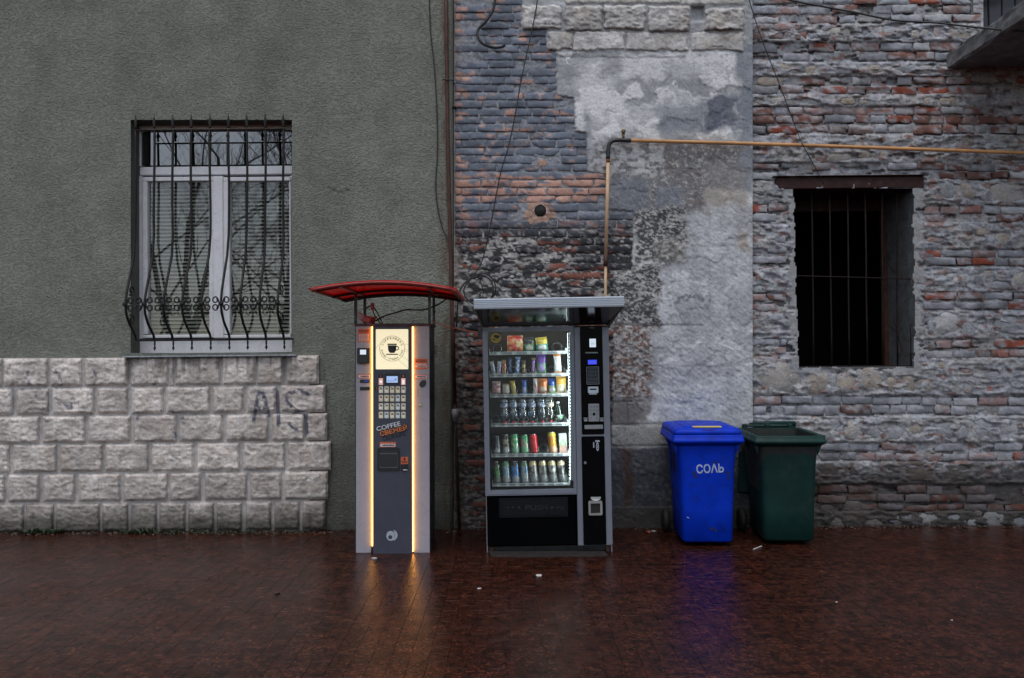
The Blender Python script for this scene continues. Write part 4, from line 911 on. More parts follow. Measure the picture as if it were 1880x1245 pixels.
# ================================================================== coffee machine
CF = Fr('coffee_machine', 721, 1018, -.90, .2, label='tall slim coffee vending machine with glowing strips under a red roof', cat='coffee machine')
CWHT = M('white_steel', (.34, .335, .38), .32, var=.05, scale=3, dirt=.08); CGRY = M('slate_panel', (.052, .056, .082), .4, var=.08, dirt=.15, dirtcol=(.11, .11, .13))
LEDW = EM('warm_led', (1, .42, .09), 9.5); ORG = M('orange_sticker', (.62, .13, .045), .45, var=.1); STW = M('sticker_white', (.68, .66, .66), .5, var=.08); INK = M('black_ink', (.013, .012, .014), .5)
ORT = M('orange_letter', (.75, .20, .05), .45, var=.05); WHL = M('white_letter', (.72, .72, .75), .45, var=.05)
CF.add('body', cat([CF.box(652, 597, 789.5, 1014, .02, .40, .004), CF.box(657, 1012, 786, 1020.5, .02, .38)]), BLACK)
CF.add('cap', CF.box(650.5, 594, 791, 599, -.006, .405, .003), M('dark_red_steel', (.06, .012, .014), .45))
for (x0, x1) in ((653.5, 681), (760, 788.5)): CF.add('side_panel', CF.box(x0, 599, x1, 1014, 0, .022, .002), CWHT)
CF.add('centre_panel', CF.box(684.3, 599, 756.7, 1016.5, -.022, .02, .004), CGRY)
for (x0, x1) in ((682.4, 684.1), (756.9, 758.6)): CF.add('led_strip', CF.box(x0, 600, x1, 1012 if x0 > 700 else 1002, -.020, .008, .002), LEDW)
# light box with a generic cup emblem inside lettering
d0 = -.0235
CF.add('light_panel', CF.rr(690, 604.5, 749.5, 678, d0 - .002, d0 + .01, .006), EM('light_panel_glow', (1, .86, .55), .84))
cx, cz = CF.L(720, 640, d0)[0], CF.L(720, 640, d0)[2]; kk = (CF.yf - CAM_Y) / FPX; d1 = d0 - .0035
em = CF.add('emblem', cat([ring(ell(cx, cz, 23.3 * kk, 23.3 * kk, 48), ell(cx, cz, 22.7 * kk, 22.7 * kk, 48), d1, d1 + .001)]), INK)
cup = [prism([(cx + a_ * kk, cz + b_ * kk) for a_, b_ in ((-8, 6), (-7, -4), (-4, -8), (4, -8), (7, -4), (8, 6))], d1, d1 + .001), prism(rrect(cx - 11 * kk, cx + 11 * kk, cz - 11.5 * kk, cz - 9.6 * kk, .003), d1, d1 + .001),
       ring(ell(cx + 8.5 * kk, cz + .5 * kk, 4.2 * kk, 4.2 * kk, 20), ell(cx + 8.5 * kk, cz + .5 * kk, 2.6 * kk, 2.6 * kk, 20), d1, d1 + .0008), prism(rrect(cx - 8.6 * kk, cx + 8.6 * kk, cz + 6.6 * kk, cz + 9 * kk, .002), d1, d1 + .001)]
CF.add('cup_sign', cat(cup), INK, em)
def arc_text(body, r, a0, a1, inward, hgt):
    P = []; n = len(body)
    for i, ch in enumerate(body):
        if ch == ' ': continue
        a_ = R(a0 + (a1 - a0) * i / (n - 1)); wd = hgt * (.35 if ch in 'IЙ' and ch == 'I' else 1.05 if ch in 'MМШ' else .78)
        vf = text_vf(ch, wd * kk, hgt * kk, .01, .0005); rot = -(a_ - math.pi / 2) if not inward else -(a_ + math.pi / 2)
        P.append(moved(vf, Matrix.Translation((cx + r * kk * math.cos(a_), d1, cz + r * kk * math.sin(a_))) @ Matrix.Rotation(rot, 4, 'Y')))
    return cat(P)
CF.add('lettering', arc_text('COFFENBERG', 19.2, 157, 23, False, 4.1), INK, em)
CF.add('lettering', arc_text('ВАРИМ ЛУЧШИЙ КОФЕ', 19.2, 190, 350, True, 3.4), INK, em)
CF.add('panel_cracks', cat([tube([CF.L(x, y, d1) for x, y in L], .0007, 4) for L in (((741.5, 632.5), (750, 632)), ((742, 641), (749, 642.5)), ((741, 645), (749, 646)), ((738.5, 654), (750, 662.5)), ((731, 660.5), (749, 675)), ((690, 640), (696, 631)))]), INK, em)
# display, buttons, numbers
dsp = CF.add('display', CF.rr(706.8, 685.5, 732.8, 705.5, d0 - .004, d0 + .006, .004), BLACK)
CF.add('screen', CF.rr(709.7, 690.8, 730.2, 702.6, d0 - .006, d0 - .003, .002), EM('screen_blue', (.42, .58, 1), .62), dsp)
CF.add('screen_print', cat([CF.box(711, 699, 724, 699.6, d0 - .0068, d0 - .0055), prism([(CF.L(x, y, d0)[0], CF.L(x, y, d0)[2]) for x, y in ((724, 694.5), (726, 697), (729, 693.5), (727, 698.5), (725, 698))], d0 - .0068, d0 - .0055)]), M('screen_ink', (.05, .09, .3)), dsp)
for x0, n_ in ((695.4, '2'), (736.6, '1')):
    b_ = CF.add('lit_button', CF.rr(x0, 694.5, x0 + 7.6, 706.8, d0 - .004, d0 + .004, .003), EM('lit_button_pink', (1, .50, .42), .42))
    CF.add('button_sign', CF.rr(x0 + 1.8, 698.6 if n_ == '2' else 697.5, x0 + 5.9, 705 if n_ == '1' else 703, d0 - .005, d0 - .003, .002), EM('lit_white', (1, .93, .9), .7), b_)
    rp_ = CF.add('number_plate', CF.rr(x0 + .1, 687, x0 + 7.4, 693.8, d0 - .002, d0 + .002, .004), INK); put_text(CF, n_, x0 + 3.7, 690.4, 2.4, 4, ORT, rp_, dy=d0 - .003)
rp_ = CF.add('number_plate', CF.rr(688, 710, 695, 716.6, d0 - .002, d0 + .002, .006), INK); put_text(CF, '3', 691.6, 713.3, 2.4, 4, ORT, rp_, dy=d0 - .003)
bm_ = M('drink_button', (.5, .46, .36), .3, attr=True, var=.06, emit=.22)
def button(x0, y0, sd):
    rg = random.Random(sd); us = np.linspace(0, 1, 9); U, V_ = np.meshgrid(us, np.linspace(0, 1, 13)); q = CF.rect(x0, y0, x0 + 8.2, y0 + 12.4, d0)
    bgc = np.array(rg.choice([(.62, .56, .42), (.60, .58, .46), (.55, .50, .38), (.62, .60, .50), (.48, .55, .56)])); C = np.ones(U.shape + (3,)) * bgc
    cu = (np.abs(U - .5) < .34 - .12 * V_) & (V_ > .38) & (V_ < .92); C[cu] = bgc * 1.15; co = ((U - .5) / .33) ** 2 + ((V_ - .40) / .09) ** 2 < 1; C[co] = (.16, .085, .045)
    sp_ = np.abs(V_ - .22 - (U - .5) * .35) < .07; C[sp_ & (U > .2) & (U < .85)] = np.array(rg.choice([(.12, .14, .06), (.18, .1, .06), (.1, .12, .12)]))
    X = q[0] + U * (q[1] - q[0]); Z = q[3] - V_ * (q[3] - q[2]); e = (U == 0) | (U == 1) | (V_ == 0) | (V_ == 1); Yy = np.where(e, d0 + .002, d0 - .005)
    return MESH('drink_button', np.stack([X, Yy, Z], -1).reshape(-1, 3), gridF(9, 13), bm_, CF.e, False, C.reshape(-1, 3), quads=True)
for r, y0 in enumerate((709.6, 725.2, 740.6, 756.1)):
    for c_, x0 in enumerate((695.3, 705.5, 715.8, 726.2, 736.5)): button(x0, y0, r * 5 + c_ + 40)
# lettering
TB = 13.5
put_text(CF, 'COFFEE', 713.5, 783.3, 46, 9.6, INK, ang=TB, dy=d0 - .0012, bold=.055, name='lettering_shadow'); put_text(CF, 'COFFEE', 713.2, 782.6, 45, 8.4, WHL, ang=TB, dy=d0 - .003, bold=.016)
put_text(CF, 'СВЕЖЕЙ', 722.5, 790.2, 53, 13.2, INK, ang=TB, dy=d0 - .0020, bold=.06, name='lettering_shadow'); put_text(CF, 'СВЕЖЕЙ', 722.2, 789.8, 51, 11, ORT, ang=TB, dy=d0 - .0036, bold=.022)
put_text(CF, "ОБЖАРК'", 724.5, 800.6, 43, 8.6, INK, ang=TB, dy=d0 - .0014, bold=.0)
def sticker(x0, y0, x1, y1, dy, lines, seed, bar=True):
    s = CF.add('sticker', CF.box(x0, y0, x1, y1, dy - .0012, dy + .0004), ORG)
    for (a_, b_) in lines:
        CF.add('sticker_strip', CF.box(x0 + 1.6, a_, x1 - 1.2, b_, dy - .002, dy - .001), STW, s); dots_text(CF, x0 + 5, a_ + .5, x1 - 3, b_ - .4, 1, dy - .0026, seed + int(a_), s, INK, .6)
    return s
s_ = CF.add('sticker', CF.box(656.5, 604, 679.5, 628, -.0014, .0004), ORG); dots_text(CF, 659, 606, 677, 611, 2, -.0022, 3, s_, INK); dots_text(CF, 658.5, 613, 677.5, 627, 6, -.0022, 4, s_, STW, .55)
sticker(657, 687, 680.5, 694.6, 0, [(688.6, 693.2)], 5)
s_ = sticker(761, 658.5, 785, 678, 0, [(671.2, 674.2)], 6); dots_text(CF, 763, 660, 783, 666, 2, -.0022, 7, s_, INK); dots_text(CF, 763, 667, 783, 670.6, 1, -.0022, 8, s_, STW, .5)
sticker(761, 688, 785, 695.5, 0, [(689.6, 694)], 9)
sticker(697, 811.6, 726.8, 821, d0, [(815, 820)], 10)
rd_ = CF.add('card_reader', CF.box(655.3, 639, 677.8, 667.5, -.035, .0, .004), BLACK); CF.add('reader_screen', CF.box(661, 642.2, 672, 651, -.037, -.034), EM('reader_screen', (.75, .85, 1), .75), rd_)
CF.add('reader_keys', cat([CF.rr(660 + 5 * k, 655, 663.4 + 5 * k, 664, -.0366, -.034, .002) for k in range(3)]), M('reader_keys', (.03, .03, .033), .3), rd_)
for y0 in (697, 710.5): CF.add('coin_slot', CF.rr(660.8, y0, 678.5, y0 + 6.2, -.004, .003, .002), BLACK)
CF.add('slot_light', CF.box(669, 699, 677, 701, -.005, -.0035), EM('slot_blue', (.03, .06, .5), .3))
CF.add('coin_return', prism(ell(*[CF.L(776.5, 704.5)[i] for i in (0, 2)], 5.6 * kk, 7.6 * kk, 24, R(-38)), -.004, .003), BLACK)
CF.add('service_flap', CF.fr((766.5, 713.5, 784.5, 727), (767, 714, 784, 726.5), -.0012, .001, .002, .002), M('seam_grey', (.25, .25, .28)))
CF.add('lock', moved(lathe([(.0105, 0), (.0105, .006), (.006, .007), (.0001, .007)], 14), Matrix.Translation(CF.L(771.3, 744.6, 0)) @ Matrix.Rotation(R(90), 4, 'X')), M('brass', (.55, .40, .18), .3, metal=.8))
h_ = CF.add('cup_hatch', CF.fr((692.8, 822.5, 733, 864.5), (696, 825.5, 730, 859), d0 - .008, d0 + .0, .01, .008), BLACK)
CF.add('hatch_flap', CF.rr(695.5, 825, 730.5, 859.5, d0 - .003, d0 - .0005, .008), M('smoked_plastic', (.022, .023, .027), .18), h_)
CF.add('hatch_lip', CF.fr((695.2, 834, 730.8, 859.4), (696.6, 832, 729.4, 857.4), d0 - .0055, d0 - .002, .006, .006), M('clear_lip', (.09, .095, .1), .2), h_)
s_ = CF.add('cup_sticker', CF.box(736, 839, 749.2, 852, d0 - .0014, d0 + .0004), ORG); put_text(CF, '1', 742.6, 842.8, 2.6, 5, INK, s_, dy=d0 - .002); dots_text(CF, 737.5, 846, 748, 850.5, 2, d0 - .0022, 12, s_, INK)
b_ = CF.add('cup_slot', CF.box(736.8, 852.3, 748, 864.5, d0 - .012, d0, .002), BLACK); CF.add('slot_lip', CF.box(740, 862, 748, 863.6, d0 - .014, d0 - .011), STW, b_)
lx, lz = CF.L(719.8, 982.7, d0)[0], CF.L(719.8, 982.7, d0)[2]; q = kk
disc = lambda P: prism([(lx + a_ * q, lz + b_ * q) for a_, b_ in P], d0 - .0014, d0)
lf = [(-1, 10.4)] + [(10.4 * math.cos(R(a_)), 10.4 * math.sin(R(a_))) for a_ in range(98, 262, 12)] + [(-1, -10.4)]
CF.add('logo', cat([ring(ell(lx - 2.5 * q, lz - 1.2 * q, 8 * q, 9 * q, 28), ell(lx - 3.2 * q, lz - 3.6 * q, 3.7 * q, 3.7 * q, 28), d0 - .0014, d0), disc([(2.6, 10), (5.4, 8.7), (8.3, 6), (10, 2), (9.6, -3), (7, -7.4), (4, -9.4), (2, -10), (4.2, -6), (4.4, 0), (4, 5)])]), M('logo_pale', (.42, .47, .52), .4))
# posts and red roof
for (x, dy) in ((652.6, .01), (788.3, .01)): CF.add('post', CF.box(x - 2.5, 520, x + 2.5, 596, dy, dy + .02), BLACK)
for (x, dy) in ((669.5, .37), (796.3, .37)): CF.add('post', CF.box(x - 2.4, 528, x + 2.4, 601, dy, dy + .02), BLACK)
RSH = bpy.data.materials.new('red_polycarbonate'); RSH.use_nodes = True; t = RSH.node_tree; b = t.nodes['Principled BSDF']; b.inputs['Base Color'].default_value = (.36, .012, .012, 1); b.inputs['Roughness'].default_value = .25
tl = t.nodes.new('ShaderNodeBsdfTranslucent'); tl.inputs[0].default_value = (.65, .02, .015, 1); mx = t.nodes.new('ShaderNodeMixShader'); mx.inputs[0].default_value = .55
t.links.new(b.outputs[0], mx.inputs[1]); t.links.new(tl.outputs[0], mx.inputs[2]); t.links.new(mx.outputs[0], t.nodes['Material Output'].inputs[0])
RRL = M('red_rail', (.20, .016, .014), .4, var=.2)
yn, yfar = -1.52 + .90, -.40 + .90
xl, xr2 = CF.L(573, 528, yn)[0], CF.L(829, 526, yn)[0]; ze = CF.L(700, 528, yn)[2]; zc_ = CF.L(700, 514.5, yn)[2]; xm = (xl + xr2) / 2; hw = (xr2 - xl) / 2
arc = lambda u: (xm + hw * u, ze + (zc_ - ze) * (1 - u * u))
US = np.linspace(-1, 1, 25)
V = []; 
for y in np.linspace(yn, yfar, 8):
    for u in US: x, z = arc(u); V.append((x, y, z - .012 * (y - yn)))
nV = len(V); V += [(x, y, z - .006) for x, y, z in V]; F = [tuple(f) for f in gridF(25, 8)]; F = F + [tuple(i + nV for i in reversed(f)) for f in F]
rf = empty('roof', (0, 0, 0), CF.e); OB('roof_sheet', (V, F), RSH, rf, True)
def arch(y, r, dz=-.012): return tube([(arc(u)[0], y, arc(u)[1] + dz - .012 * (y - yn)) for u in US], r, 6)
for y, r in ((yn + .004, .011), (yn + .12, .009), (.02, .013), (.38, .013), (yfar - .01, .012)): OB('roof_rib', arch(y, r, -.016), RRL if y < 0 else M('dark_rib', (.04, .01, .01), .5), rf, True)
for u in (-1, -.62, .62, 1):
    x, z = arc(u); OB('roof_rail', box(x - .012, x + .012, yn, yfar, z - .028, z - .006, .003), RRL, rf)
OB('roof_end', cat([box(arc(1)[0] + .013, arc(1)[0] + .03, yn, yfar, arc(1)[1] - .03, arc(1)[1] + .004, .004)]), M('bright_red_trim', (.42, .02, .015), .4), rf)
OB('roof_end', cat([box(arc(-1)[0] - .03, arc(-1)[0] - .013, yn, yfar, arc(-1)[1] - .012, arc(-1)[1] + .004, .004)]), RRL, rf)
# wiring on top
YT = CF.yf
pl = empty('power_adapter', W(676, 592, YT + .15), label='red power adapter box lying on top of the coffee machine', cat='power adapter'); pO = np.array(pl.location)
REDP = M('red_plastic', (.5, .06, .05), .4); PNKP = M('pale_plastic', (.5, .36, .38), .4)
OB('case', moved(box(-.045, .045, -.04, .04, -.002, .05, .008), Matrix.Rotation(R(-24), 4, 'Z') @ Matrix.Rotation(R(12), 4, 'Y')), REDP, pl); OB('plug', moved(box(-.03, .03, -.02, .02, 0, .05, .006), Matrix.Translation((-.075, -.01, .03)) @ Matrix.Rotation(R(35), 4, 'Y')), PNKP, pl); OB('face', moved(box(-.052, -.046, -.036, .036, .006, .044, .002), Matrix.Rotation(R(-24), 4, 'Z') @ Matrix.Rotation(R(12), 4, 'Y')), PNKP, pl)
jb = tag(OB('socket_block', moved(cat([box(-.012, .012, -.012, .012, -.03, .0, .003), box(-.014, .014, -.014, .014, .003, .03, .003)]), Matrix.Translation(W(684, 563, YT + .2))), REDP), 'small red cable socket held up on wires above the coffee machine', 'socket')
yt = YT + .2
cable('black lead running from the red adapter up to the right end of the red roof', [(690, 589, yt - .05), (700, 583, yt), (712, 578, yt), (727, 574, yt), (745, 569, yt), (775, 569, yt), (795, 563, yt), (810, 556, yt), (824, 545, yt + .2)], .0062)
cable('black lead looping from the socket block behind the left roof post', [(671, 586, yt + .1), (670, 572, yt + .1), (675, 564, yt + .05), (683, 561, yt)], .006)
cable('black lead dropping from the socket block to the machine top', [(684, 565, yt), (686, 575, yt), (692, 585, yt), (700, 596, yt)], .005)
cable('second black lead dropping beside it to the machine top', [(685, 562, yt), (692, 573, yt), (698, 585, yt), (703, 596, yt)], .005)
cable('thin orange wire slung between the two vending machines', [(793, 589, YT + .1), (800, 592, YT + .1), (820, 600, YT + .1), (845, 605, YT + .05), (868, 609, YT + .05), (890, 612, YT + .1)], .0035, mat=M('orange_wire', (.5, .12, .04), .5))
# ================================================================== snack vending machine
VF = Fr('vending_machine', 1009.5, 1019, -.90, 1.05, label='black glass front snack and drink vending machine with a grey awning roof', cat='vending machine')
VB = M('black_cabinet', (.0018, .002, .0026), .45, var=.15, scale=3, spec=.02); VGR = M('grey_aluminium', (.20, .215, .26), .42, metal=.25, var=.06, dirt=.1); VIN = M('cabinet_lining', (.012, .013, .015), .45, var=.1, spec=.25)
VPL = M('gloss_black_panel', (.002, .002, .0025), .22, var=.1, spec=.06); SHM = M('shelf_metal', (.34, .36, .37), .4, metal=.3); TAGM = M('price_tag_white', (.62, .65, .64), .5, var=.1); STRP = M('price_strip', (.30, .33, .34), .4)
D = .78
def vr(x0, y0, x1, y1, da, db, b=0.): return VF.box(x0, y0, x1, y1, da, db, b)
xL, xR, z0, z1 = VF.rect(891, 600, 1119.5, 1018)
gl0, gl1, gz0, gz1 = VF.rect(893.5, 604, 1053, 903)
xs2 = VF.rect(1057, 700, 1060, 701)[0]; zt = z1
VF.add('cabinet', cat([box(xL, gl0 - .004, .012, D, .07, zt), box(gl0 - .004, gl1 + .012, D - .03, D, gz0, zt), box(gl0 - .004, gl1 + .012, .012, D - .031, gz1 + .002, zt), box(gl0 - .004, gl1 + .012, .012, D - .031, .07, gz0 - .002), box(gl1 + .014, xR, .012, D, .07, zt)]), VB)
VF.add('lining', cat([box(gl0 - .002, gl0, .02, D - .04, gz0, gz1), box(gl1 + .008, gl1 + .010, .02, D - .04, gz0, gz1), box(gl0, gl1, D - .04, D - .035, gz0, gz1), box(gl0, gl1 + .008, .02, D - .05, gz1 - .004, gz1 - .001), box(gl0, gl1 + .008, .02, D - .05, gz0 + .001, gz0 + .004)]), VIN)
VF.add('plinth', box(xL + .04, xR - .03, .05, D - .05, .02, .07), BLACK)
lg = None
for x in (xL + .02, xR - .045):
    for y in (.03, D - .06): VF.add('foot', cat([box(x, x + .028, y, y + .028, .0, .072), box(x - .006, x + .034, y - .006, y + .034, -.006, .006)]), RUST)
VF.add('side_edge', box(xL - .003, xL + .006, .004, .02, .015, zt), M('edge_grey', (.22, .21, .22), .4, metal=.3)); VF.add('side_edge', box(xR - .006, xR + .003, .004, .02, .015, zt), VGR)
VF.add('glass_frame', cat([VF.fr((888.5, 600.5, 1056, 908.5), (897.5, 608, 1050.5, 898.5), -.012, .012, .006, .003), VF.fr((891, 603, 1054, 906), (893, 605, 1052, 904), -.016, -.012, .004, .004)]), VGR)
VF.add('glass', VF.box(896, 607, 1052, 900, -.002, .002), GLASS('vending_glass', (.96, .98, .97), .012, f1=.4))
# LED strip of dots, with an added hidden emitter and its shield
VF.add('led_channel', VF.box(1047.6, 611, 1050.5, 882, .02, .05, .002), M('led_channel', (.3, .32, .32), .4))
VF.add('led_shield', VF.box(1044.6, 611, 1047.6, 882, .028, .032), M('led_shield', (.2, .21, .21), .4))  # added shield, stops the emitter behind it shining out of the front
P = [VF.box(1044.9, 612.5 + 6 * k, 1047.5, 615.4 + 6 * k, .0235, .0281) for k in range(45)]
VF.add('led', cat(P), EM('cool_led', (.70, .92, 1), 3.2), kind='stuff')
VF.add('hidden_led_emitter', VF.box(1044.9, 612, 1047.5, 881, .0335, .062), EM('hidden_led_glow', (.82, .96, 1), 34))  # unseen emitter added behind the shield; lights the goods for the visible dots
VF.add('hidden_fill_tube', VF.box(899, 604.2, 1048, 606.4, .012, .022), EM('fill_tube_glow', (.80, .95, 1), 26))  # lamp added out of sight behind the frame top to brighten the goods
# shelves, price strips, coils
SHV = [(899, 645, 1038, 651), (899.6, 686, 1040, 692), (900.5, 723, 1040.7, 729), (902, 776.3, 1041, 783), (902.6, 832.3, 1043, 838.6), (905, 886.8, 1044, 892.4)]
YS = .13; SZ = []
NT = [5, 8, 8, 8, 8, 8]; coil0 = {}
for i, (x0, y0, x1, y1) in enumerate(SHV):
    q = VF.rect(x0, y0, x1, y1, YS); zs = q[3] - .006; SZ.append(zs)
    sh = VF.add('shelf', cat([box(q[0], q[1], YS + .004, D - .06, zs - .012, zs - .004), box(q[0] - .004, q[0], YS + .002, D - .06, zs - .02, zs + .03), box(q[1], q[1] + .004, YS + .002, D - .06, zs - .02, zs + .03)]), SHM)
    VF.add('price_strip', box(q[0] - .004, q[1] + .004, YS - .004, YS + .003, q[2], q[3], .001), STRP, sh)
    T = []; n = NT[i]
    for k in range(n):
        cx_ = q[0] + (q[1] - q[0]) * (k + .62) / n; w_ = .019 if n == 5 else .0155
        T.append(box(cx_ - w_, cx_ + w_ * .35, YS - .006, YS - .004, q[2] + .003, q[3] - .003)); T.append(box(cx_ + w_ * .5, cx_ + w_ * .9, YS - .006, YS - .004, q[2] + .005, q[3] - .005))
    VF.add('price_tags', cat(T), TAGM, sh)
    dots_text(VF, x0 + 2, y0 + 2.2, x1 - 2, y1 - 2, 1, YS - .0064, 60 + i, sh, INK, .6)
    VF.add('side_clip', box(q[1] + .004, q[1] + .012, YS - .006, YS + .01, q[2] + .004, q[3] + .02, .002), TAGM, sh)
    rc = (.036, .029, .027, .033, .033, .031)[i]
    for k in range(n):
        cx_ = q[0] + (q[1] - q[0]) * (k + .5) / n
        if i not in coil0:
            pts = [(rc * math.sin(t_), .004 * 0 + .075 * t_ / (2 * math.pi), rc + .002 - rc * math.cos(t_)) for t_ in np.linspace(-.3, 12 * math.pi, 90)]
            coil0[i] = VF.add('coil', tube(pts, .0017, 4), M('coil_steel', (.30, .31, .31), .25, metal=.8) if 'coil_steel' not in bpy.data.materials else bpy.data.materials['coil_steel'], None, smooth=True); o = coil0[i]
        else: o = link_copy(coil0[i], VF.e)
        o.location = (cx_, YS + .008, zs - .002)
# control column
VF.add('column_trim', VF.box(1057.5, 600.5, 1121, 1000.5, -.008, .012, .004), VGR)
c1 = VF.add('control_panel', VF.rr(1066.5, 598, 1107.5, 797.5, -.013, -.007, .012), VPL); c2 = VF.add('coin_door', VF.rr(1069.5, 801.5, 1111.5, 1000, -.013, -.007, .012), VPL)
dv = -.0135
VF.add('reader_display', VF.rr(1082.3, 622, 1094, 637.5, dv - .002, dv + .001, .003), EM('white_display', (.72, .84, 1), .72), c1)
VF.add('display_print', VF.box(1085, 631, 1091, 631.8, dv - .0026, dv - .001), STRP, c1)
put_text(VF, 'VISA', 1087, 602, 9, 2.4, STRP, c1, dy=dv); dots_text(VF, 1075, 646, 1098, 649, 1, dv - .001, 21, c1, STRP, .7)
VF.add('lcd', VF.rr(1079.4, 660.8, 1095.6, 669, dv - .002, dv + .001, .002), EM('blue_lcd', (.05, .08, 1), .75), c1); dots_text(VF, 1082, 663.6, 1094, 666.6, 1, dv - .0026, 22, c1, M('lcd_ink', (.3, .35, .8), .5), .5)
VF.add('notice', VF.fr((1077, 673.5, 1099.8, 705.6), (1077.8, 674.3, 1099, 704.8), dv - .0012, dv + .001, .003, .002), STRP, c1); dots_text(VF, 1079.5, 676, 1098, 703.5, 11, dv - .001, 23, c1, M('notice_print', (.13, .14, .17), .5), .55)
n1 = VF.add('note_reader', VF.rr(1079.6, 710, 1098.6, 721.5, dv - .01, dv + .001, .004), M('pale_blue_plastic', (.50, .58, .64), .4), c1); VF.add('note_mouth', VF.box(1082, 721.5, 1096, 724.5, dv - .012, dv), M('mouth_grey', (.38, .44, .48), .4), n1); VF.add('note_slot', VF.box(1083, 713.5, 1095, 716, dv - .0105, dv - .008), VPL, n1)
k1 = VF.add('keypad', VF.box(1080.4, 741.5, 1100.2, 774, dv - .005, dv + .001, .002), M('keypad_grey', (.27, .28, .30), .45), c1)
for r in range(4):
    for c_ in range(3):
        if r == 3 and c_ == 1: continue
        VF.add('key', VF.rr(1082.6 + 5.7 * c_, 744 + 7 * r, 1087 + 5.7 * c_, 749 + 7 * r, dv - .007, dv - .004, .002), VPL if (r == 2 and c_ == 1) else M('key_grey', (.20, .21, .23), .4) if 'key_grey' not in bpy.data.materials else bpy.data.materials['key_grey'], k1)
for x0 in (1071.5, 1101): VF.add('arrow_sticker', cat([VF.box(x0, 767, x0 + 7.5, 768.6, dv - .001, dv + .001), VF.box(x0 + 1, 770, x0 + 7, 773.5, dv - .001, dv + .001)]), STRP, c1)
VF.add('name_plate', VF.rr(1073.2, 780.2, 1107, 787.6, dv - .003, dv + .001, .006), M('plate_grey', (.27, .28, .30), .35, metal=.3), c1)
VF.add('coin_sticker', cat([VF.box(1093, 808.5, 1101, 811.5, dv - .001, dv + .001), prism(ell(*[VF.L(1097, 820, dv)[i] for i in (0, 2)], .011, .035, 20), dv - .0012, dv + .001), VF.box(1089, 812, 1091, 822, dv - .001, dv + .001)]), M('sticker_pale', (.36, .40, .46), .5), c2)
VF.add('coin_ring', ring(ell(*[VF.L(1097, 820, dv)[i] for i in (0, 2)], .006, .022, 16), ell(*[VF.L(1097, 820, dv)[i] for i in (0, 2)], .003, .015, 16), dv - .002, dv), VPL, c2)
VF.add('lock', moved(lathe([(.011, 0), (.011, .008), (.0001, .009)], 12), Matrix.Translation(VF.L(1074.3, 849.6, dv)) @ Matrix.Rotation(R(90), 4, 'X')), VGR, c2)
x_, _, z_ = VF.L(1094, 917, dv); 
VF.add('arrow_sticker', cat([prism([(x_ - .04, z_ + .008), (x_ - .03, z_ - .002), (x_, z_ - .016), (x_ + .03, z_ - .002), (x_ + .04, z_ + .008)], dv - .001, dv + .001), VF.box(1084.5, 912.6, 1103, 914, dv - .001, dv)]), TAGM, c2)
VF.add('return_frame', VF.fr((1080.6, 919.8, 1106, 946.2), (1084.6, 924.5, 1102, 942.5), dv - .012, dv, .012, .006), M('return_grey', (.28, .27, .26), .45), c2); VF.add('return_cup', VF.box(1084, 924, 1102.5, 943, dv - .002, dv - .0005), DARKIN, c2)
# lower door and push flap
VF.add('lower_door', VF.box(894.5, 909.5, 1056.5, 1001, -.004, .012, .004), VB); fl = VF.add('push_flap', cat([VF.fr((916.5, 914, 1042.5, 949.5), (918.5, 916, 1040.5, 947.5), -.0075, -.003, .006, .004), VF.box(919, 916.5, 1040, 947, -.0062, -.003, .001)]), M('flap_black', (.006, .0064, .009), .35, spec=.2))
FLP = M('flap_letter', (.014, .015, .021), .3)
put_text(VF, 'PUSH', 985, 932, 40, 9, FLP, fl, dy=-.0066, bold=.01, ext=.002)
def tri(px, py, s_, d): x, _, z = VF.L(px, py, -.0066); k = s_ * .0043; return prism([(x - d * k * .6, z + k), (x - d * k * .6, z - k), (x + d * k, z)][::1 if d > 0 else 1] if d < 0 else [(x - k * .6, z + k), (x - k * .6, z - k), (x + k, z)], -.0082, -.006)
VF.add('arrow', cat([tri(x, 932, s_, -1) for x, s_ in ((953, 4), (942, 3), (932, 2.4))] + [tri(x, 932, s_, 1) for x, s_ in ((1014, 4), (1024, 3), (1032, 2.4))]), FLP, fl)
# awning roof
rxl, rxr = VF.L(869.5, 547, -.49)[0], VF.L(1146, 545, -.49)[0]; rz1, rz0 = VF.L(1008, 546.5, -.49)[2], VF.L(1008, 565.5, -.49)[2]
aw = empty('awning', (0, 0, 0), VF.e)
fs = [box(rxl, rxr, -.49, -.475, rz0, rz1, .003)] + [box(rxl + .001, rxr - .001, -.494, -.489, rz0 + .008 + k * (rz1 - rz0 - .01) / 5, rz0 + .020 + k * (rz1 - rz0 - .01) / 5, .002) for k in range(5)]
OB('fascia', cat(fs), M('awning_aluminium', (.42, .47, .54), .4, metal=.2, var=.05, dirt=.1), aw)
AWD = M('awning_underside', (.028, .027, .028), .13, var=.05, spec=.6, rvar=.03)
bz = z1 + .006
def quadslab(P, th): 
    V = [tuple(p) for p in P] + [(p[0], p[1], p[2] + th) for p in P]; return V, [(0, 1, 2, 3), (7, 6, 5, 4)] + [(i, i + 4, (i + 1) % 4 + 4, (i + 1) % 4) for i in range(4)]
OB('soffit', quadslab([(rxl + .01, -.475, rz0 + .004), (xL + .0, -.006, bz), (xR - .0, -.006, bz), (rxr - .01, -.475, rz0 + .004)], .004), AWD, aw)
OB('top_sheet', quadslab([(rxl, -.475, rz1 - .004), (rxl + .01, D * .6, rz1 + .0), (rxr - .01, D * .6, rz1 + .0), (rxr, -.475, rz1 - .004)], .003), AWD, aw)
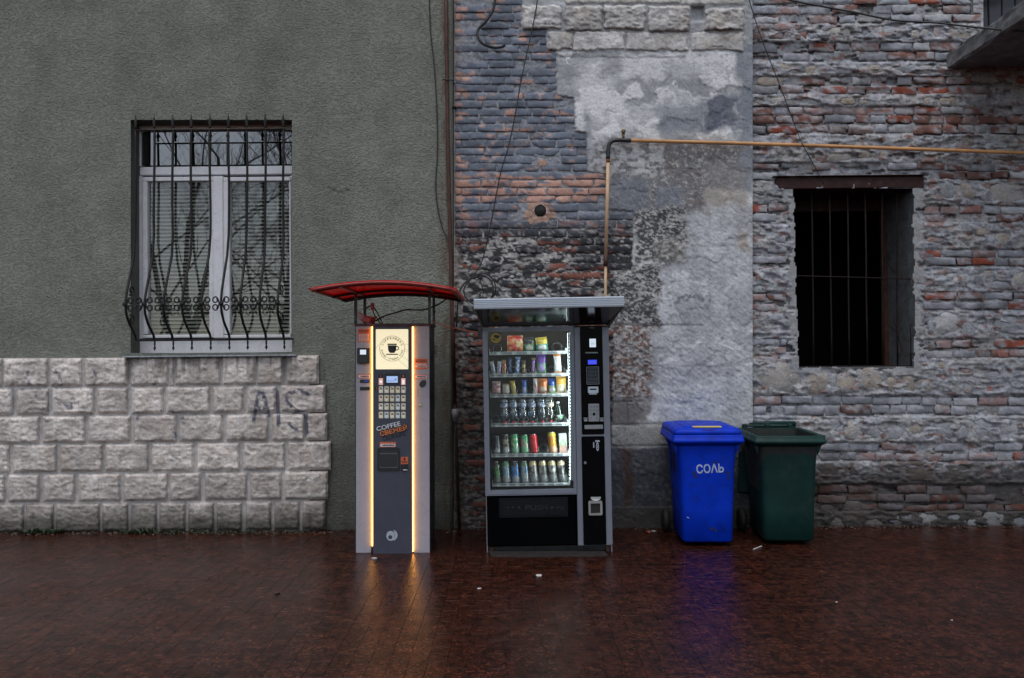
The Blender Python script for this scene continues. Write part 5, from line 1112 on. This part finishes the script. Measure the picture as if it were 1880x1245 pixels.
for xa, xb_, nm in ((rxl + .004, xL - .006, M('side_gusset_brown', (.05, .03, .028), .4)), (rxr - .004, xR + .006, M('side_gusset', (.06, .055, .06), .4))):
    OB('gusset', ([(xa, -.474, rz0), (xb_, .0, bz - .03), (xb_, .25, bz - .03), (xa, .25, rz1 - .004), (xa, -.474, rz1 - .004)], [(0, 1, 2, 3, 4)]), nm, aw)
    OB('gusset_bolt', cat([moved(lathe([(.009, 0), (.009, .006), (.0001, .007)], 8), Matrix.Translation((xa + (xb_ - xa) * q, -.478 + .47 * q, rz0 - .015 + (bz - .01 - rz0) * q)) @ Matrix.Rotation(R(90), 4, 'X')) for q in (.15, .95)]), BLACK, aw)
OB('roof_bracket', box(xL - .045, xL - .004, .02, .1, z1 - .09, z1 - .001, .004), BLACK, aw)
# round sticker on the glass
sx_, _, sz_ = VF.L(910.6, 620.5, -.004); k = (VF.yf - CAM_Y) / FPX
st_ = VF.add('camera_sticker', prism(ell(sx_, sz_, 10.6 * k, 10.6 * k, 32), -.0035, -.0022), BLACK); VF.add('sticker_disc', prism(ell(sx_, sz_, 9.5 * k, 9.5 * k, 32), -.0045, -.0034), M('gold_yellow', (.50, .36, .07), .45), st_)
cs = [[(-5.5, 3), (-1, 6), (3, 4.6), (6, 5), (6.4, 1), (3.5, -1.5), (-1, -.4), (-3, 2.2)], [(-6.4, -3.6), (-6.4, -.6), (-4.6, -.6), (-4.2, -1.8), (-1.4, -1.8), (-1, -3.6)], [(-5.5, -5.4), (-5.5, -4.8), (5.8, -4.8), (5.8, -5.4)]]
VF.add('camera_sign', cat([prism([(sx_ + a_ * k, sz_ + b_ * k) for a_, b_ in P][::-1], -.0052, -.0044) for P in cs] + []), INK, st_)

# ---------------------------------------------------------------- the goods: every pack, bottle and can
PKM = M('printed_foil', (.5, .5, .5), .28, attr=True, var=.06, coat=.3); CANM = M('printed_can', (.5, .5, .5), .25, attr=True, var=.05, metal=.25, coat=.2); LIDM = M('can_lid', (.5, .5, .5), .25, metal=.9)
CAPR = M('red_cap', (.52, .03, .06), .35); CAPW = M('white_cap', (.65, .65, .66), .4); PETG = GLASS('clear_bottle', (.60, .72, .82), .12, .05); PETW = GLASS('clear_bottle_pale', (.80, .82, .76), .12, .05)
def place(o, px, py, row, dy=.035, ang=0.0, back=0.0):
    l = VF.L(px, py, YS + dy); c, n = math.cos(VF.l), math.sin(VF.l); q = (l[0], l[1], SZ[row] - .001)
    o.location = (VF.base[0] + q[0] * c - q[2] * n, VF.base[1] + q[1], VF.base[2] + q[0] * n + q[2] * c)
    o.rotation_euler = (R(-back), -VF.l - R(ang), 0)
KP = (VF.yf + YS + .035 - CAM_Y) / FPX
def pack(label, cat_, x0, y0, x1, y1, row, cols, seed, style='band', thick=.5, crimp=.08, waist=0.0, ang=0., dy=.035, group='packs of snacks behind the glass'):
    wd, h = (x1 - x0) * KP, (SZ[row] - VF.L(x0, y0, YS + dy)[2]) * -1; h = max(h, .04); rg = random.Random(seed); nu, nv = 11, 15
    U, V_ = np.meshgrid(np.linspace(0, 1, nu), np.linspace(0, 1, nv)); cr = np.minimum(V_, 1 - V_)
    wf = 1 - waist * sm(0, .16, cr) ; n = fbm(U * 3 + seed, V_ * 4, seed, 3) - .5
    X = (U - .5) * wd * wf + .004 * n * (cr > .02); Z = V_ * h + .002 * np.sin(U * 38) * (cr < .02)
    T = thick * min(wd, .09) * .5 * np.sqrt(np.clip(np.sin(np.pi * U), 0, 1)) * sm(crimp * .4, crimp * 2.6, cr) + .0008; T = T * (1 + .5 * n) + .004 * np.abs(n) * (cr > crimp)
    p2 = fbm(U * 4 + seed * 3.1, V_ * 5, seed + 2, 3); A = [np.array(c_) for c_ in cols]; C = np.ones(U.shape + (3,)) * A[0]; B = A[1 % len(A)]; E_ = A[2 % len(A)]; VV = 1 - V_
    if style == 'band': C = mixc(C, ((VV > .30) & (VV < .55)) * 1., B); C = mixc(C, (((U - .5) / .35) ** 2 + ((VV - .74) / .16) ** 2 < 1) * 1., E_)
    elif style == 'diag': C = mixc(C, ((U * .8 + V_ > .75) & (U * .8 + V_ < 1.15)) * 1., B); C = mixc(C, (p2 > .58) * .9, E_)
    elif style == 'blot': C = mixc(C, (p2 > .52) * 1., B); C = mixc(C, (p2 < .40) * 1., E_)
    elif style == 'half': C = mixc(C, (VV > .48) * 1., B); C = mixc(C, (((U - .5) / .38) ** 2 + ((VV - .7) / .2) ** 2 < 1) * 1., E_)
    elif style == 'text': C = mixc(C, ((np.abs(U - .5 + .15 * np.sin(V_ * 21)) < .2) & (V_ > .15) & (V_ < .85)) * 1., B); C = mixc(C, ((VV < .12) | (VV > .9)) * 1., E_)
    C = C * (.8 + .4 * (n + .5))[..., None]
    Fv = np.stack([X, -T, Z], -1).reshape(-1, 3); Bv = np.stack([X, T, Z], -1).reshape(-1, 3); G_ = gridF(nu, nv); N = nu * nv
    # grid rows run upward here, so flip the front faces
    F = [tuple(reversed(f)) for f in G_] + [tuple(i + N for i in f) for f in G_]
    rim = list(range(nu)) + [r_ * nu + nu - 1 for r_ in range(1, nv)] + [N - 1 - q for q in range(1, nu)] + [r_ * nu for r_ in range(nv - 2, 0, -1)]
    F += [(rim[i], rim[(i + 1) % len(rim)], rim[(i + 1) % len(rim)] + N, rim[i] + N) for i in range(len(rim))]
    o = MESH(cat_.replace(' ', '_'), np.concatenate([Fv, Bv]), F, PKM, None, True, np.concatenate([C.reshape(-1, 3)] * 2)); tag(o, label, cat_, group); place(o, (x0 + x1) / 2, y1, row, dy + .3 * thick * min(wd, .09), ang); return o
OR, GR_, BK, YL, WT, BL_, PU, GD, BR, RD, PK, LG = (.62, .17, .03), (.03, .22, .10), (.02, .022, .025), (.62, .45, .05), (.66, .66, .64), (.03, .09, .36), (.16, .06, .36), (.38, .25, .07), (.12, .06, .035), (.50, .03, .03), (.62, .32, .32), (.30, .48, .22)
pack('large orange and red crisp bag on the top shelf', 'snack bag', 931.5, 616, 960.5, 645, 0, (OR, RD, (.62, .50, .28)), 3, 'blot', .55)
pack('small black and green snack bag beside the big orange bag', 'snack bag', 963.5, 619, 980.5, 645, 0, (BK, GR_, (.5, .48, .4)), 8, 'half', .6)
pack('green snack bag with a yellow folded corner on the top shelf', 'snack bag', 986, 619, 1007, 645, 0, (YL, (.02, .30, .20), WT), 5, 'half', .7, ang=6)
pack('white and blue chocolate bar leaning at the left end of its shelf', 'chocolate bar', 903.5, 663, 911, 686, 1, (WT, (.10, .14, .40), WT), 11, 'text', .5, waist=.1, ang=10)
pack('second white and blue bar, leaning the other way against its twin', 'chocolate bar', 911.5, 663, 919, 686, 1, ((.62, .63, .68), (.22, .10, .35), WT), 12, 'text', .5, waist=.1, ang=-5)
pack('gold ended chocolate bar with a red lettered middle', 'chocolate bar', 921, 660.5, 930.5, 686, 1, ((.50, .34, .22), RD, GD), 13, 'text', .6, waist=.25)
pack('dark blue chocolate bar standing behind the coil', 'chocolate bar', 932.5, 655, 941.5, 685, 1, (BL_, (.35, .45, .6), BK), 14, 'text', .5, waist=.25, dy=.07)
pack('bright blue and white chocolate bar with flared ends', 'chocolate bar', 944, 655, 954.5, 686, 1, ((.04, .16, .45), WT, (.3, .45, .6)), 15, 'text', .55, waist=.25, ang=-4)
pack('small brown bar with a gold flared top', 'chocolate bar', 957, 661, 966.5, 686, 1, (BR, (.42, .33, .10), GD), 16, 'band', .6, waist=.3)
pack('purple wrapped bar with a pale gold knot', 'chocolate bar', 974, 657, 982, 686, 1, (PU, (.50, .30, .40), GD), 17, 'text', .6, waist=.3, ang=-4)
pack('tall purple and green packet hanging over its shelf', 'snack bag', 985.5, 650.5, 1002.5, 685, 1, (PU, (.08, .30, .08), (.40, .30, .60)), 18, 'half', .5)
pack('tall white packet with an orange top at the right end', 'snack bag', 1018, 650, 1032.5, 685, 1, (WT, (.62, .62, .62), (.70, .22, .03)), 19, 'text', .5, waist=.1, ang=3.5)
pack('white and pink snack bag at the left end of the third shelf', 'snack bag', 904, 700, 919.5, 723, 2, (WT, PK, (.55, .05, .05)), 20, 'blot', .8)
pack('small white packet with a brown crimped top', 'snack bag', 923, 704, 935.5, 723, 2, ((.62, .58, .50), (.58, .54, .45), (.30, .14, .05)), 21, 'text', .8)
pack('yellow chocolate bar twisted over beside the white packet', 'chocolate bar', 939, 699, 949.5, 723, 2, (YL, (.52, .35, .05), (.30, .30, .25)), 22, 'diag', .6, waist=.2, ang=7)
pack('royal blue chocolate bar standing alone on the third shelf', 'chocolate bar', 958, 697.5, 967.5, 722, 2, (BL_, (.06, .15, .55), (.5, .55, .65)), 23, 'half', .55, waist=.15)
pack('thin white bar squeezed against the orange packet', 'chocolate bar', 979, 695, 987, 721, 2, (WT, (.45, .10, .12), WT), 24, 'diag', .5, waist=.1)
pack('orange packet with a white and brown round picture', 'snack bag', 987.5, 695, 1005, 722, 2, ((.62, .19, .05), (.62, .2, .06), (.5, .38, .3)), 25, 'half', .7)
pack('blue and green snack packet next to the yellow one', 'snack bag', 1006.5, 695, 1021, 721, 2, ((.02, .08, .38), (.22, .42, .14), WT), 26, 'half', .6, dy=.06)
pack('tall yellow orange packet with a cream oval at the right end', 'snack bag', 1021, 690, 1039.5, 721, 2, ((.64, .34, .05), (.60, .48, .24), (.52, .46, .34)), 27, 'half', .6)
def mk_round(cat_, prof, n, colf, label, group, ang, px, py, row, mats, dy=.04, back=4):
    e = empty(cat_.replace(' ', '_'), (0, 0, 0), label=label, cat=cat_, group=group)
    for nm, pr, mt, cf in prof:
        vf = lathe(pr, n); C = None
        if cf is not None:
            A = np.array(vf[0]); th = np.arctan2(A[:, 1], A[:, 0]); C = cf(th, A[:, 2])
        OB(nm, vf, mt, e, True, C)
    place(e, px, py, row, dy, ang, back); return e
def sub(pr, n=10):
    out = []
    for (r0, z0_), (r1, z1_) in zip(pr[:-1], pr[1:]):
        m_ = max(1, int(abs(z1_ - z0_) / .008)); out += [(r0 + (r1 - r0) * k_ / m_, z0_ + (z1_ - z0_) * k_ / m_) for k_ in range(m_)]
    return out + [pr[-1]]
def can(label, px, py, row, r, h, cols, seed, ang, cat_='can', group='drink cans on the lower shelves'):
    A = [np.array(c_) for c_ in cols]
    def cf(th, z):
        v = z / h; n = fbm(th * 2.2 + seed, v * 5, seed, 3); C = np.ones((len(z), 3)) * A[0]; C = mixc(C, ((v > .34) & (n > .47)) * 1., A[1]); C = mixc(C, (v < .32 + .06 * np.sin(th * 3)) * 1., A[2]); C = mixc(C, (v > .80) * 1., A[3 % len(A)]); return C
    body = sub([(r * .72, 0), (r * .86, .006), (r, .014), (r, h * .86), (r * .96, h * .9), (r * .80, h * .965), (r * .80, h * .97)])
    return mk_round(cat_, [('body', body, CANM, cf), ('lid', [(r * .80, h * .97), (r * .84, h * .985), (r * .82, h), (r * .74, h), (r * .70, h * .98), (.0001, h * .98)], LIDM, None), ('base', [(.0001, .004), (r * .62, .004), (r * .72, -.0005), (r * .74, .0005)], LIDM, None)], 18, None, label, group, ang, px, py, row, None)
def bottle(label, px, py, row, r, h, glass, capm, labcol, ang, inverted, seed, dy=.045):
    A = np.array(labcol)
    body = [(.0001, .004), (r * .6, .0), (r * .92, .008), (r, .03), (r, h * .16), (r * .93, h * .18), (r, h * .2), (r, h * .34), (r * .9, h * .38), (r * .82, h * .44), (r * .95, h * .52), (r, h * .60), (r * .86, h * .72), (r * .5, h * .84), (r * .36, h * .88), (r * .36, h * .94)]
    cap = [(.0001, h), (r * .46, h), (r * .48, h * .995), (r * .48, h * .915), (r * .42, h * .91)]
    lab = [(r * 1.012, h * .205), (r * 1.012, h * .34), (r * .915, h * .38)]
    def flip(p): return [(q, h - z) for q, z in p][::-1] if inverted else p
    def lc(th, z): n = fbm(th * 3 + seed, z * 60, seed, 3); return mixc(np.ones((len(z), 3)) * A, (n > .53) * 1., (.55, .57, .6))
    capf = flip(cap) if inverted else cap[::-1]
    return mk_round('bottle', [('body', flip(body), glass, None), ('cap', capf, capm, None), ('label', flip(sub(lab)), PKM, lc)], 18, None, label, 'bottles of water and juice behind the glass', ang, px, py, row, None, dy, 1)
hb = (VF.L(930, 730, YS + .045)[2] - SZ[3])
for i, (px, an) in enumerate(((927, 1), (943.8, .8), (960.8, 1), (977.5, 1), (996.5, 2.5))):
    bottle(('leftmost clear bottle standing upside down on its red cap', 'upside down clear bottle on a red cap, second from the left', 'upside down clear bottle on a red cap, middle of the five', 'upside down clear bottle on a red cap, fourth from the left', 'rightmost of the five clear blue bottles on red caps')[i], px, 776, 3, 7.6 * KP, hb, PETG, CAPR, (.14, .20, .36), an * 1.2, True, 70 + i)
bottle('upside down pale bottle with a cream label and red cap', 1011.5, 776, 3, 7.8 * KP, hb * 1.0, PETW, CAPR, (.55, .48, .32), 3, True, 78)
bottle('green bottle with a white cap leaning at the right end', 1029, 776, 3, 7.4 * KP, hb * .82, GLASS('green_bottle', (.12, .42, .16), .1, .1), CAPW, (.05, .28, .08), 7, False, 79)
hc_ = VF.L(960, 799, YS + .045)[2] - SZ[4]
SLV = (.42, .43, .44)
can('black can at the left end of the fifth shelf', 912.5, 833, 4, 6.6 * KP, hc_ * .98, ((.03, .035, .04), (.10, .11, .12), (.30, .31, .32)), 31, 1)
can('black can with a silver and brown picture, second on its shelf', 930, 833, 4, 6.6 * KP, hc_ * 1.05, ((.03, .035, .03), (.35, .30, .24), SLV), 32, 3)
can('bright green can with a cream picture', 946.5, 833, 4, 7 * KP, hc_ * 1.08, ((.06, .34, .13), (.50, .52, .40), (.22, .42, .28)), 33, 3)
can('green can between the bright green can and the red can', 964.5, 833, 4, 7 * KP, hc_ * 1.02, ((.05, .30, .12), (.45, .36, .30), (.20, .44, .26)), 34, 2.5)
can('bright red can on the fifth shelf', 981.5, 833, 4, 7.2 * KP, hc_ * 1.06, ((.60, .015, .02), (.52, .02, .03), (.42, .02, .02)), 35, 4)
can('tall yellow and orange juice can', 1016, 833, 4, 7.8 * KP, hc_ * 1.16, ((.58, .40, .04), (.62, .22, .04), (.60, .32, .18), (.62, .52, .06)), 36, 5)
ct = empty('carton', (0, 0, 0), label='white and pink drink carton at the right end of the fifth shelf', cat='carton'); hh = hc_ * .98
us = np.linspace(0, 1, 9); U, V_ = np.meshgrid(us, np.linspace(0, 1, 15)); C = np.ones(U.shape + (3,)) * np.array((.56, .62, .52)); C = mixc(C, (V_ < .42 + .1 * U) * 1., (.62, .36, .30)); C = mixc(C, (fbm(U * 5, V_ * 7, 4, 3) > .56) * .8, (.25, .45, .25))
w2 = 7 * KP; X = (U - .5) * 2 * w2; G_ = [tuple(reversed(f)) for f in gridF(9, 15)]
OB('front', (np.stack([X, X * 0 - w2 * .8, V_ * hh], -1).reshape(-1, 3), G_), PKM, ct, False, C.reshape(-1, 3)); OB('body', box(-w2, w2, -w2 * .79, w2 * .8, 0, hh), M('carton_white', (.5, .52, .46), .4), ct); OB('gable', box(-w2, w2, -.003, .003, hh, hh + .012), TAGM, ct)
place(ct, 1034.5, 833, 4, .06, 2, 2)
h6 = VF.L(960, 846, YS + .045)[2] - SZ[5]
CN6 = [('dark green and black tall can at the left end of the lowest shelf', 913.5, ((.03, .10, .04), (.10, .24, .08), (.14, .17, .14), (.02, .03, .02))), ('tall can with a green rim and sky blue splash', 930.5, ((.34, .37, .36), (.08, .26, .40), (.32, .34, .34), (.08, .20, .08))), ('dark tall can with a bright blue splash', 947.5, ((.10, .13, .20), (.03, .20, .55), (.27, .29, .32), (.03, .04, .05))), ('grey tall can with a small blue emblem', 965, ((.32, .35, .36), (.06, .16, .28), (.30, .33, .34), (.10, .19, .12))),
       ('leftmost of the cream topped tall cans', 981, ((.36, .35, .33), (.06, .06, .07), (.20, .21, .22), (.60, .46, .24))), ('cream topped tall can, second of four', 999, ((.38, .37, .35), (.09, .09, .09), (.24, .25, .25), (.60, .48, .28))), ('cream topped tall can, third of four', 1016.5, ((.40, .39, .36), (.08, .08, .09), (.22, .23, .24), (.60, .47, .26))), ('rightmost cream topped tall can leaning left', 1034.5, ((.28, .28, .27), (.05, .05, .05), (.17, .18, .18), (.58, .47, .30)))]
for i, (lb, px, cols) in enumerate(CN6): can(lb, px, 887, 5, 7.1 * KP, h6, cols, 90 + i, (3.5, 3, 3, 4, 4, 4.5, 5, 6.5)[i])

# ================================================================== wheelie bins
def loft(rings): 
    n = len(rings[0]); V = [p for r_ in rings for p in r_]; F = []
    for i in range(len(rings) - 1):
        for k_ in range(n): F.append((i * n + k_, i * n + (k_ + 1) % n, (i + 1) * n + (k_ + 1) % n, (i + 1) * n + k_))
    return V, F
def rr3(hw, yf, yb, z, r, n=4): return [(x, y, z) for x, y in rrect(-hw, hw, yf, yb, r, n)]
def bin_(name, label, mat, matin, px, py, rot, lid):
    b_ = G(px, py); e = empty(name, (b_[0], b_[1], b_[2]), label=label, cat='bin'); e.rotation_euler = (0, 0, R(rot))
    H = .918 if lid else .905
    ext = [rr3(.19, .03, .50, .035, .03), rr3(.205, .015, .52, .02 + .03, .045), rr3(.212, .008, .545, .30, .05), rr3(.232, -.004, .60, .80, .05), rr3(.238, -.006, .615, H - .09, .05)]
    V, F = loft(ext); n = len(ext[0]); F.append(tuple(range(n - 1, -1, -1)))
    OB('body', (V, F), mat, e, True)
    rim = [rr3(.240, -.008, .618, H - .095, .05), rr3(.262, -.03, .64, H - .085, .035), rr3(.286, -.058, .655, H - .064, .02), rr3(.290, -.062, .66, H - .062, .02), rr3(.290, -.062, .66, H - .040, .02), rr3(.284, -.056, .655, H - .038, .02), rr3(.284, -.056, .655, H - .008, .02), rr3(.278, -.05, .65, H, .02), rr3(.246, -.018, .63, H - .006, .05)]
    OB('rim', loft(rim), mat, e, True)
    inn = [rr3(.246, -.018, .63, H - .006, .05), rr3(.225, .012, .59, .6, .05), rr3(.20, .03, .51, .06, .05)]
    V, F = loft(inn); F = [tuple(reversed(f)) for f in F]; F.append(tuple(range(len(V) - n, len(V)))); OB('inside', (V, F), matin, e, True)
    for P_ in ([prism([(s_ * .235, H - .06), (s_ * .285, H - .06), (s_ * .24, H - .17)][::s_], .03, .05) for s_ in (1, -1)] + [prism([(s_ * .235, H - .06), (s_ * .285, H - .06), (s_ * .24, H - .17)][::s_], .40, .42) for s_ in (1, -1)]): OB('bracket', P_, mat, e)
    TY = bpy.data.materials.get('bin_tyre') or M('bin_tyre', (.012, .012, .012), .7)
    for s_ in (-1, 1):
        w_ = OB('wheel', moved(lathe([(.03, -.03), (.085, -.028), (.1, -.015), (.1, .015), (.085, .028), (.03, .03)], 22), Matrix.Translation((s_ * .262, .575, .10)) @ Matrix.Rotation(R(90), 4, 'Y')), TY, e, True)
    OB('axle', moved(lathe([(.0001, -.26), (.012, -.26), (.012, .26), (.0001, .26)], 8), Matrix.Translation((0, .575, .10)) @ Matrix.Rotation(R(90), 4, 'Y')), BLACK, e)
    OB('handle', tube([(-.2, .66, H - .02), (-.2, .70, H + .012), (.2, .70, H + .012), (.2, .66, H - .02)], .014, 6), mat, e, True)
    for x in (-.2, .0, .2): OB('hinge', box(x - .022, x + .022, .655, .715, H - .03, H + .03, .008), mat, e)
    return e, H
BLU = M('blue_bin_plastic', (.0005, .030, .45), .45, var=.16, scale=5, dirt=.7, dirtcol=(.006, .013, .10), bump=.0012, bscale=150, spec=.14)
GRN = M('dark_green_bin_plastic', (.0055, .028, .025), .45, var=.25, scale=5, dirt=.7, dirtcol=(.022, .040, .037), bump=.0012, bscale=150, spec=.2); GIN = M('bin_inside', (.007, .010, .008), .7, var=.3)
bb, H = bin_('salt_bin', 'bright blue wheeled bin with closed lid and pale stencilled lettering', BLU, BLU, 1301, 1005, -2.5, True)
ld = [rr3(.272, -.045, .66, H + .002, .03), rr3(.276, -.05, .665, H + .008, .03), rr3(.272, -.046, .665, H + .028, .03), rr3(.256, -.03, .66, H + .046, .04), rr3(.245, -.015, .655, H + .051, .04), rr3(.235, .02, .65, H + .050, .04), rr3(.13, .15, .5, H + .054, .04)]
V, F = loft(ld); n = len(ld[0]); F.append(tuple(range(len(V) - n, len(V)))); lid = OB('lid', (V, F), BLU, bb, True)
OB('lid_plateau', (lambda r_: (r_[0], r_[1] + [tuple(range(len(r_[0]) - len(rr3(.1, 0, .1, 0, .02)), len(r_[0])))]))(loft([rr3(.19, .015, .60, H + .048, .04), rr3(.18, .03, .58, H + .061, .04), rr3(.165, .06, .54, H + .066, .04)])), BLU, lid, True)
OB('lid_strip', box(-.115, .12, -.006, .05, H + .052, H + .064, .004), M('yellow_strip', (.55, .42, .10), .45), lid); OB('lid_grip', box(-.05, .05, -.042, .0, H + .036, H + .044, .003), M('grip_dark_blue', (.003, .008, .14), .5), lid)
sp = text_vf('СОΛЬ', .222, .075, .022, .0012)
SPM = M('stencil_paint', (.36, .42, .55), .6, var=.3, scale=30)
OB('stencil', moved(sp, Matrix.Translation((.02, .0005, .64)) @ Matrix.Rotation(R(1.6), 4, 'X') @ Matrix.Rotation(R(-2.5), 4, 'Y')), SPM, bb)
GMK = M('black_scrawl', (.003, .006, .04), .5)
def side_x(z): return -np.interp(z, [.05, .30, .80, .87], [.2055, .2125, .2325, .2385])
sc_ = [[(.18, .80), (.20, .60), (.30, .58), (.32, .79)], [(.25, .59), (.25, .74)], [(.40, .60), (.37, .78), (.47, .80)]]
OB('scrawl', cat([tube([(side_x(z) - .0005, y, z) for y, z in L], .007, 5) for L in sc_]), GMK, bb)
OB('paint_chip', prism([(-.17, .247), (-.155, .24), (-.152, .232), (-.168, .238)], .004, .02), SPM, bb)
scf = [(-.11, .60, .012, .02), (-.095, .575, .014, .018), (.165, .60, .012, .024), (.17, .56, .01, .014), (.06, .69, .02, .008), (.03, .15, .02, .012), (.06, .135, .018, .01)]
SCM = M('scuff_blue', (.002, .006, .07), .6)
for x, z, a_, b2 in scf: OB('scuff', prism(ell(x, z, a_, b2, 9, .5), .0102 - .016 * z - .0012 + (.0 if z > .3 else -.001), .03), SCM, bb)
gb_, H2 = bin_('open_bin', 'dark green wheeled bin standing open without its lid down', GRN, GIN, 1451, 1002.5, -3.5, False)
OB('hanging_lid', moved(box(-.27, .27, -.02, .02, -.62, 0, .015), Matrix.Translation((0, .735, H2 + .02)) @ Matrix.Rotation(R(-4), 4, 'X')), GRN, gb_)
OB('lid_hinge_bar', tube([(-.26, .72, H2 + .03), (.26, .72, H2 + .03)], .02, 8), GRN, gb_, True)

# ================================================================== litter and weeds
PAP = M('paper', (.5, .49, .47), .8)
def scrap(label, px, py, s_, seed, mat=PAP, nm='paper_scrap', c_='litter', asp=1.):
    b_ = G(px, py); rg = random.Random(seed); P = []; n = 9
    P = [(s_ * rg.uniform(.6, 1.2) * math.cos(t_), asp * s_ * rg.uniform(.6, 1.2) * math.sin(t_), rg.uniform(.001, .5 * s_)) for t_ in np.linspace(0, 6.28, n, endpoint=False)]
    V = [(0, 0, s_ * .45)] + P + [(x * .8, y * .8, 0) for x, y, z in P]; F = [(0, 1 + k_, 1 + (k_ + 1) % n) for k_ in range(n)] + [(1 + k_, 1 + n + k_, 1 + n + (k_ + 1) % n, 1 + (k_ + 1) % n) for k_ in range(n)] + [tuple(range(2 * n, n, -1))]
    tag(OB(nm, (V, F), mat, None, False, loc=tuple(b_)), label, c_)
scrap('crumpled white paper scrap on the paving before the snack machine', 990, 1057.5, .026, 1)
scrap('tiny folded white scrap on the paving between the machines', 880, 1081, .013, 2)
scrap('pale flattened wrapper at the foot of the coffee machine', 688, 1026.5, .03, 3, asp=.5)
scrap('small white speck of litter under the stone base', 314, 974.5, .012, 4)
scrap('red and white crumpled wrapper behind the blue bin wheel', 1190, 977.5, .022, 5, M('red_wrapper', (.45, .1, .08), .5))
scrap('pale crumpled wrapper beside the red one by the bin wheel', 1200, 976, .022, 6)
scrap('small white scrap far right on the dark paving', 1747, 1139, .010, 7)
scrap('small pale chip on the paving below the green bin', 1536, 1106, .010, 8)
scrap('dark dropped leaf on the paving left of the coffee machine', 510, 1090, .022, 9, M('dead_leaf', (.02, .014, .01), .8), 'dead_leaf', 'leaf')
a = G(1383, 1009.5); c = G(1398, 1003.5); tag(OB('straw', tube([a + (0, 0, .004), c + (0, 0, .004)], .004, 6), PAP), 'thin white straw lying between the blue and green bins', 'straw')
# dusty ledge of old concrete under the snack machine and the green bin
def pad(x0, y0, x1, y1, seed, label):
    a = G(x0, y1); b_ = G(x1, y0); rg = random.Random(seed); n = 26; V = []; cxp, cyp = (a[0] + b_[0]) / 2, (a[1] + b_[1]) / 2
    for k_ in range(n):
        t_ = 2 * math.pi * k_ / n; x = cxp + (b_[0] - a[0]) / 2 * np.sign(math.cos(t_)) * abs(math.cos(t_)) ** .3; y = cyp + (b_[1] - a[1]) / 2 * np.sign(math.sin(t_)) * abs(math.sin(t_)) ** .3
        x += rg.uniform(-.02, .02); y += rg.uniform(-.015, .015); V.append((x, y, gz(x) + .006))
    V += [(x, y, z - .02) for x, y, z in V]; F = [tuple(range(n))] + [(i, i + n, (i + 1) % n + n, (i + 1) % n) for i in range(n)]
    o = OB('concrete_patch', (V, F), M('dusty_concrete', (.022, .018, .017), .7, var=.5, scale=20, bump=.004), None); tag(o, label, kind='structure')
pad(900, 1002, 1108, 1023, 1, 'thin dusty concrete bed under the snack machine')
WD = M('weed_green', (.022, .04, .014), .6, var=.5, scale=30); V = []; F = []; rg = random.Random(4)
for (xa, xz, dens, hgt) in ((52, 112, 60, .05), (230, 300, 60, .045), (300, 335, 30, .03), (345, 480, 70, .03), (480, 570, 24, .02), (0, 50, 20, .02), (120, 230, 30, .02)):
    for k_ in range(dens):
        px = rg.uniform(xa, xz); b_ = W(px, 966, Y_STU - .09); x, y = b_[0], Y_STU - rg.uniform(.085, .15); z = gz(x) - .004
        for q in range(3):
            an = rg.uniform(0, 6.28); L = hgt * rg.uniform(.4, 1.2); wd = L * rg.uniform(.25, .5); up = rg.uniform(.3, 1.1); dx, dy_ = math.cos(an) * L, math.sin(an) * L * .6
            n = len(V); px_, py_ = -math.sin(an) * wd * .5, math.cos(an) * wd * .5
            V += [(x, y, z), (x + dx * .5 + px_, y + dy_ * .5 + py_, z + L * up * .7), (x + dx, y + dy_, z + L * up), (x + dx * .5 - px_, y + dy_ * .5 - py_, z + L * up * .7)]; F.append((n, n + 1, n + 2, n + 3))
tag(OB('weeds', (V, F), WD, None, False), 'low green weeds growing along the foot of the stone base', kind='stuff')

# grit and dirt washed up along the foot of the walls
GRT = M('grit', (.06, .048, .04), .9, var=.6, scale=25); V = []; F = []; rg = random.Random(9)
def bit(x, y, s_):
    n = len(V); z = gz(x); k_ = rg.randint(4, 5)
    for q in range(k_): t_ = 6.283 * q / k_ + rg.random(); V.append((x + s_ * math.cos(t_), y + s_ * .8 * math.sin(t_), z))
    V.append((x + rg.uniform(-.3, .3) * s_, y, z + s_ * rg.uniform(.5, 1.1)))
    for q in range(k_): F.append((n + q, n + (q + 1) % k_, n + k_))
for k_ in range(900):
    x = rg.uniform(-.6, 5.2) if k_ < 600 else rg.uniform(-5, -1.6); yb_ = Y_RGT - .03 if x > 2.1 else (Y_MID - .02 if x > -.5 else Y_STU - .09); bit(x, yb_ - abs(rg.gauss(0, .05)), rg.choice((.004, .006, .008, .013)))
for k_ in range(500): x = rg.uniform(-4.5, 4.5); bit(x, rg.uniform(-3.2, -.1), rg.uniform(.0015, .0035))
tag(OB('grit', (V, F), GRT, None, False), 'dark grit and crumbs along the foot of the walls', kind='stuff')
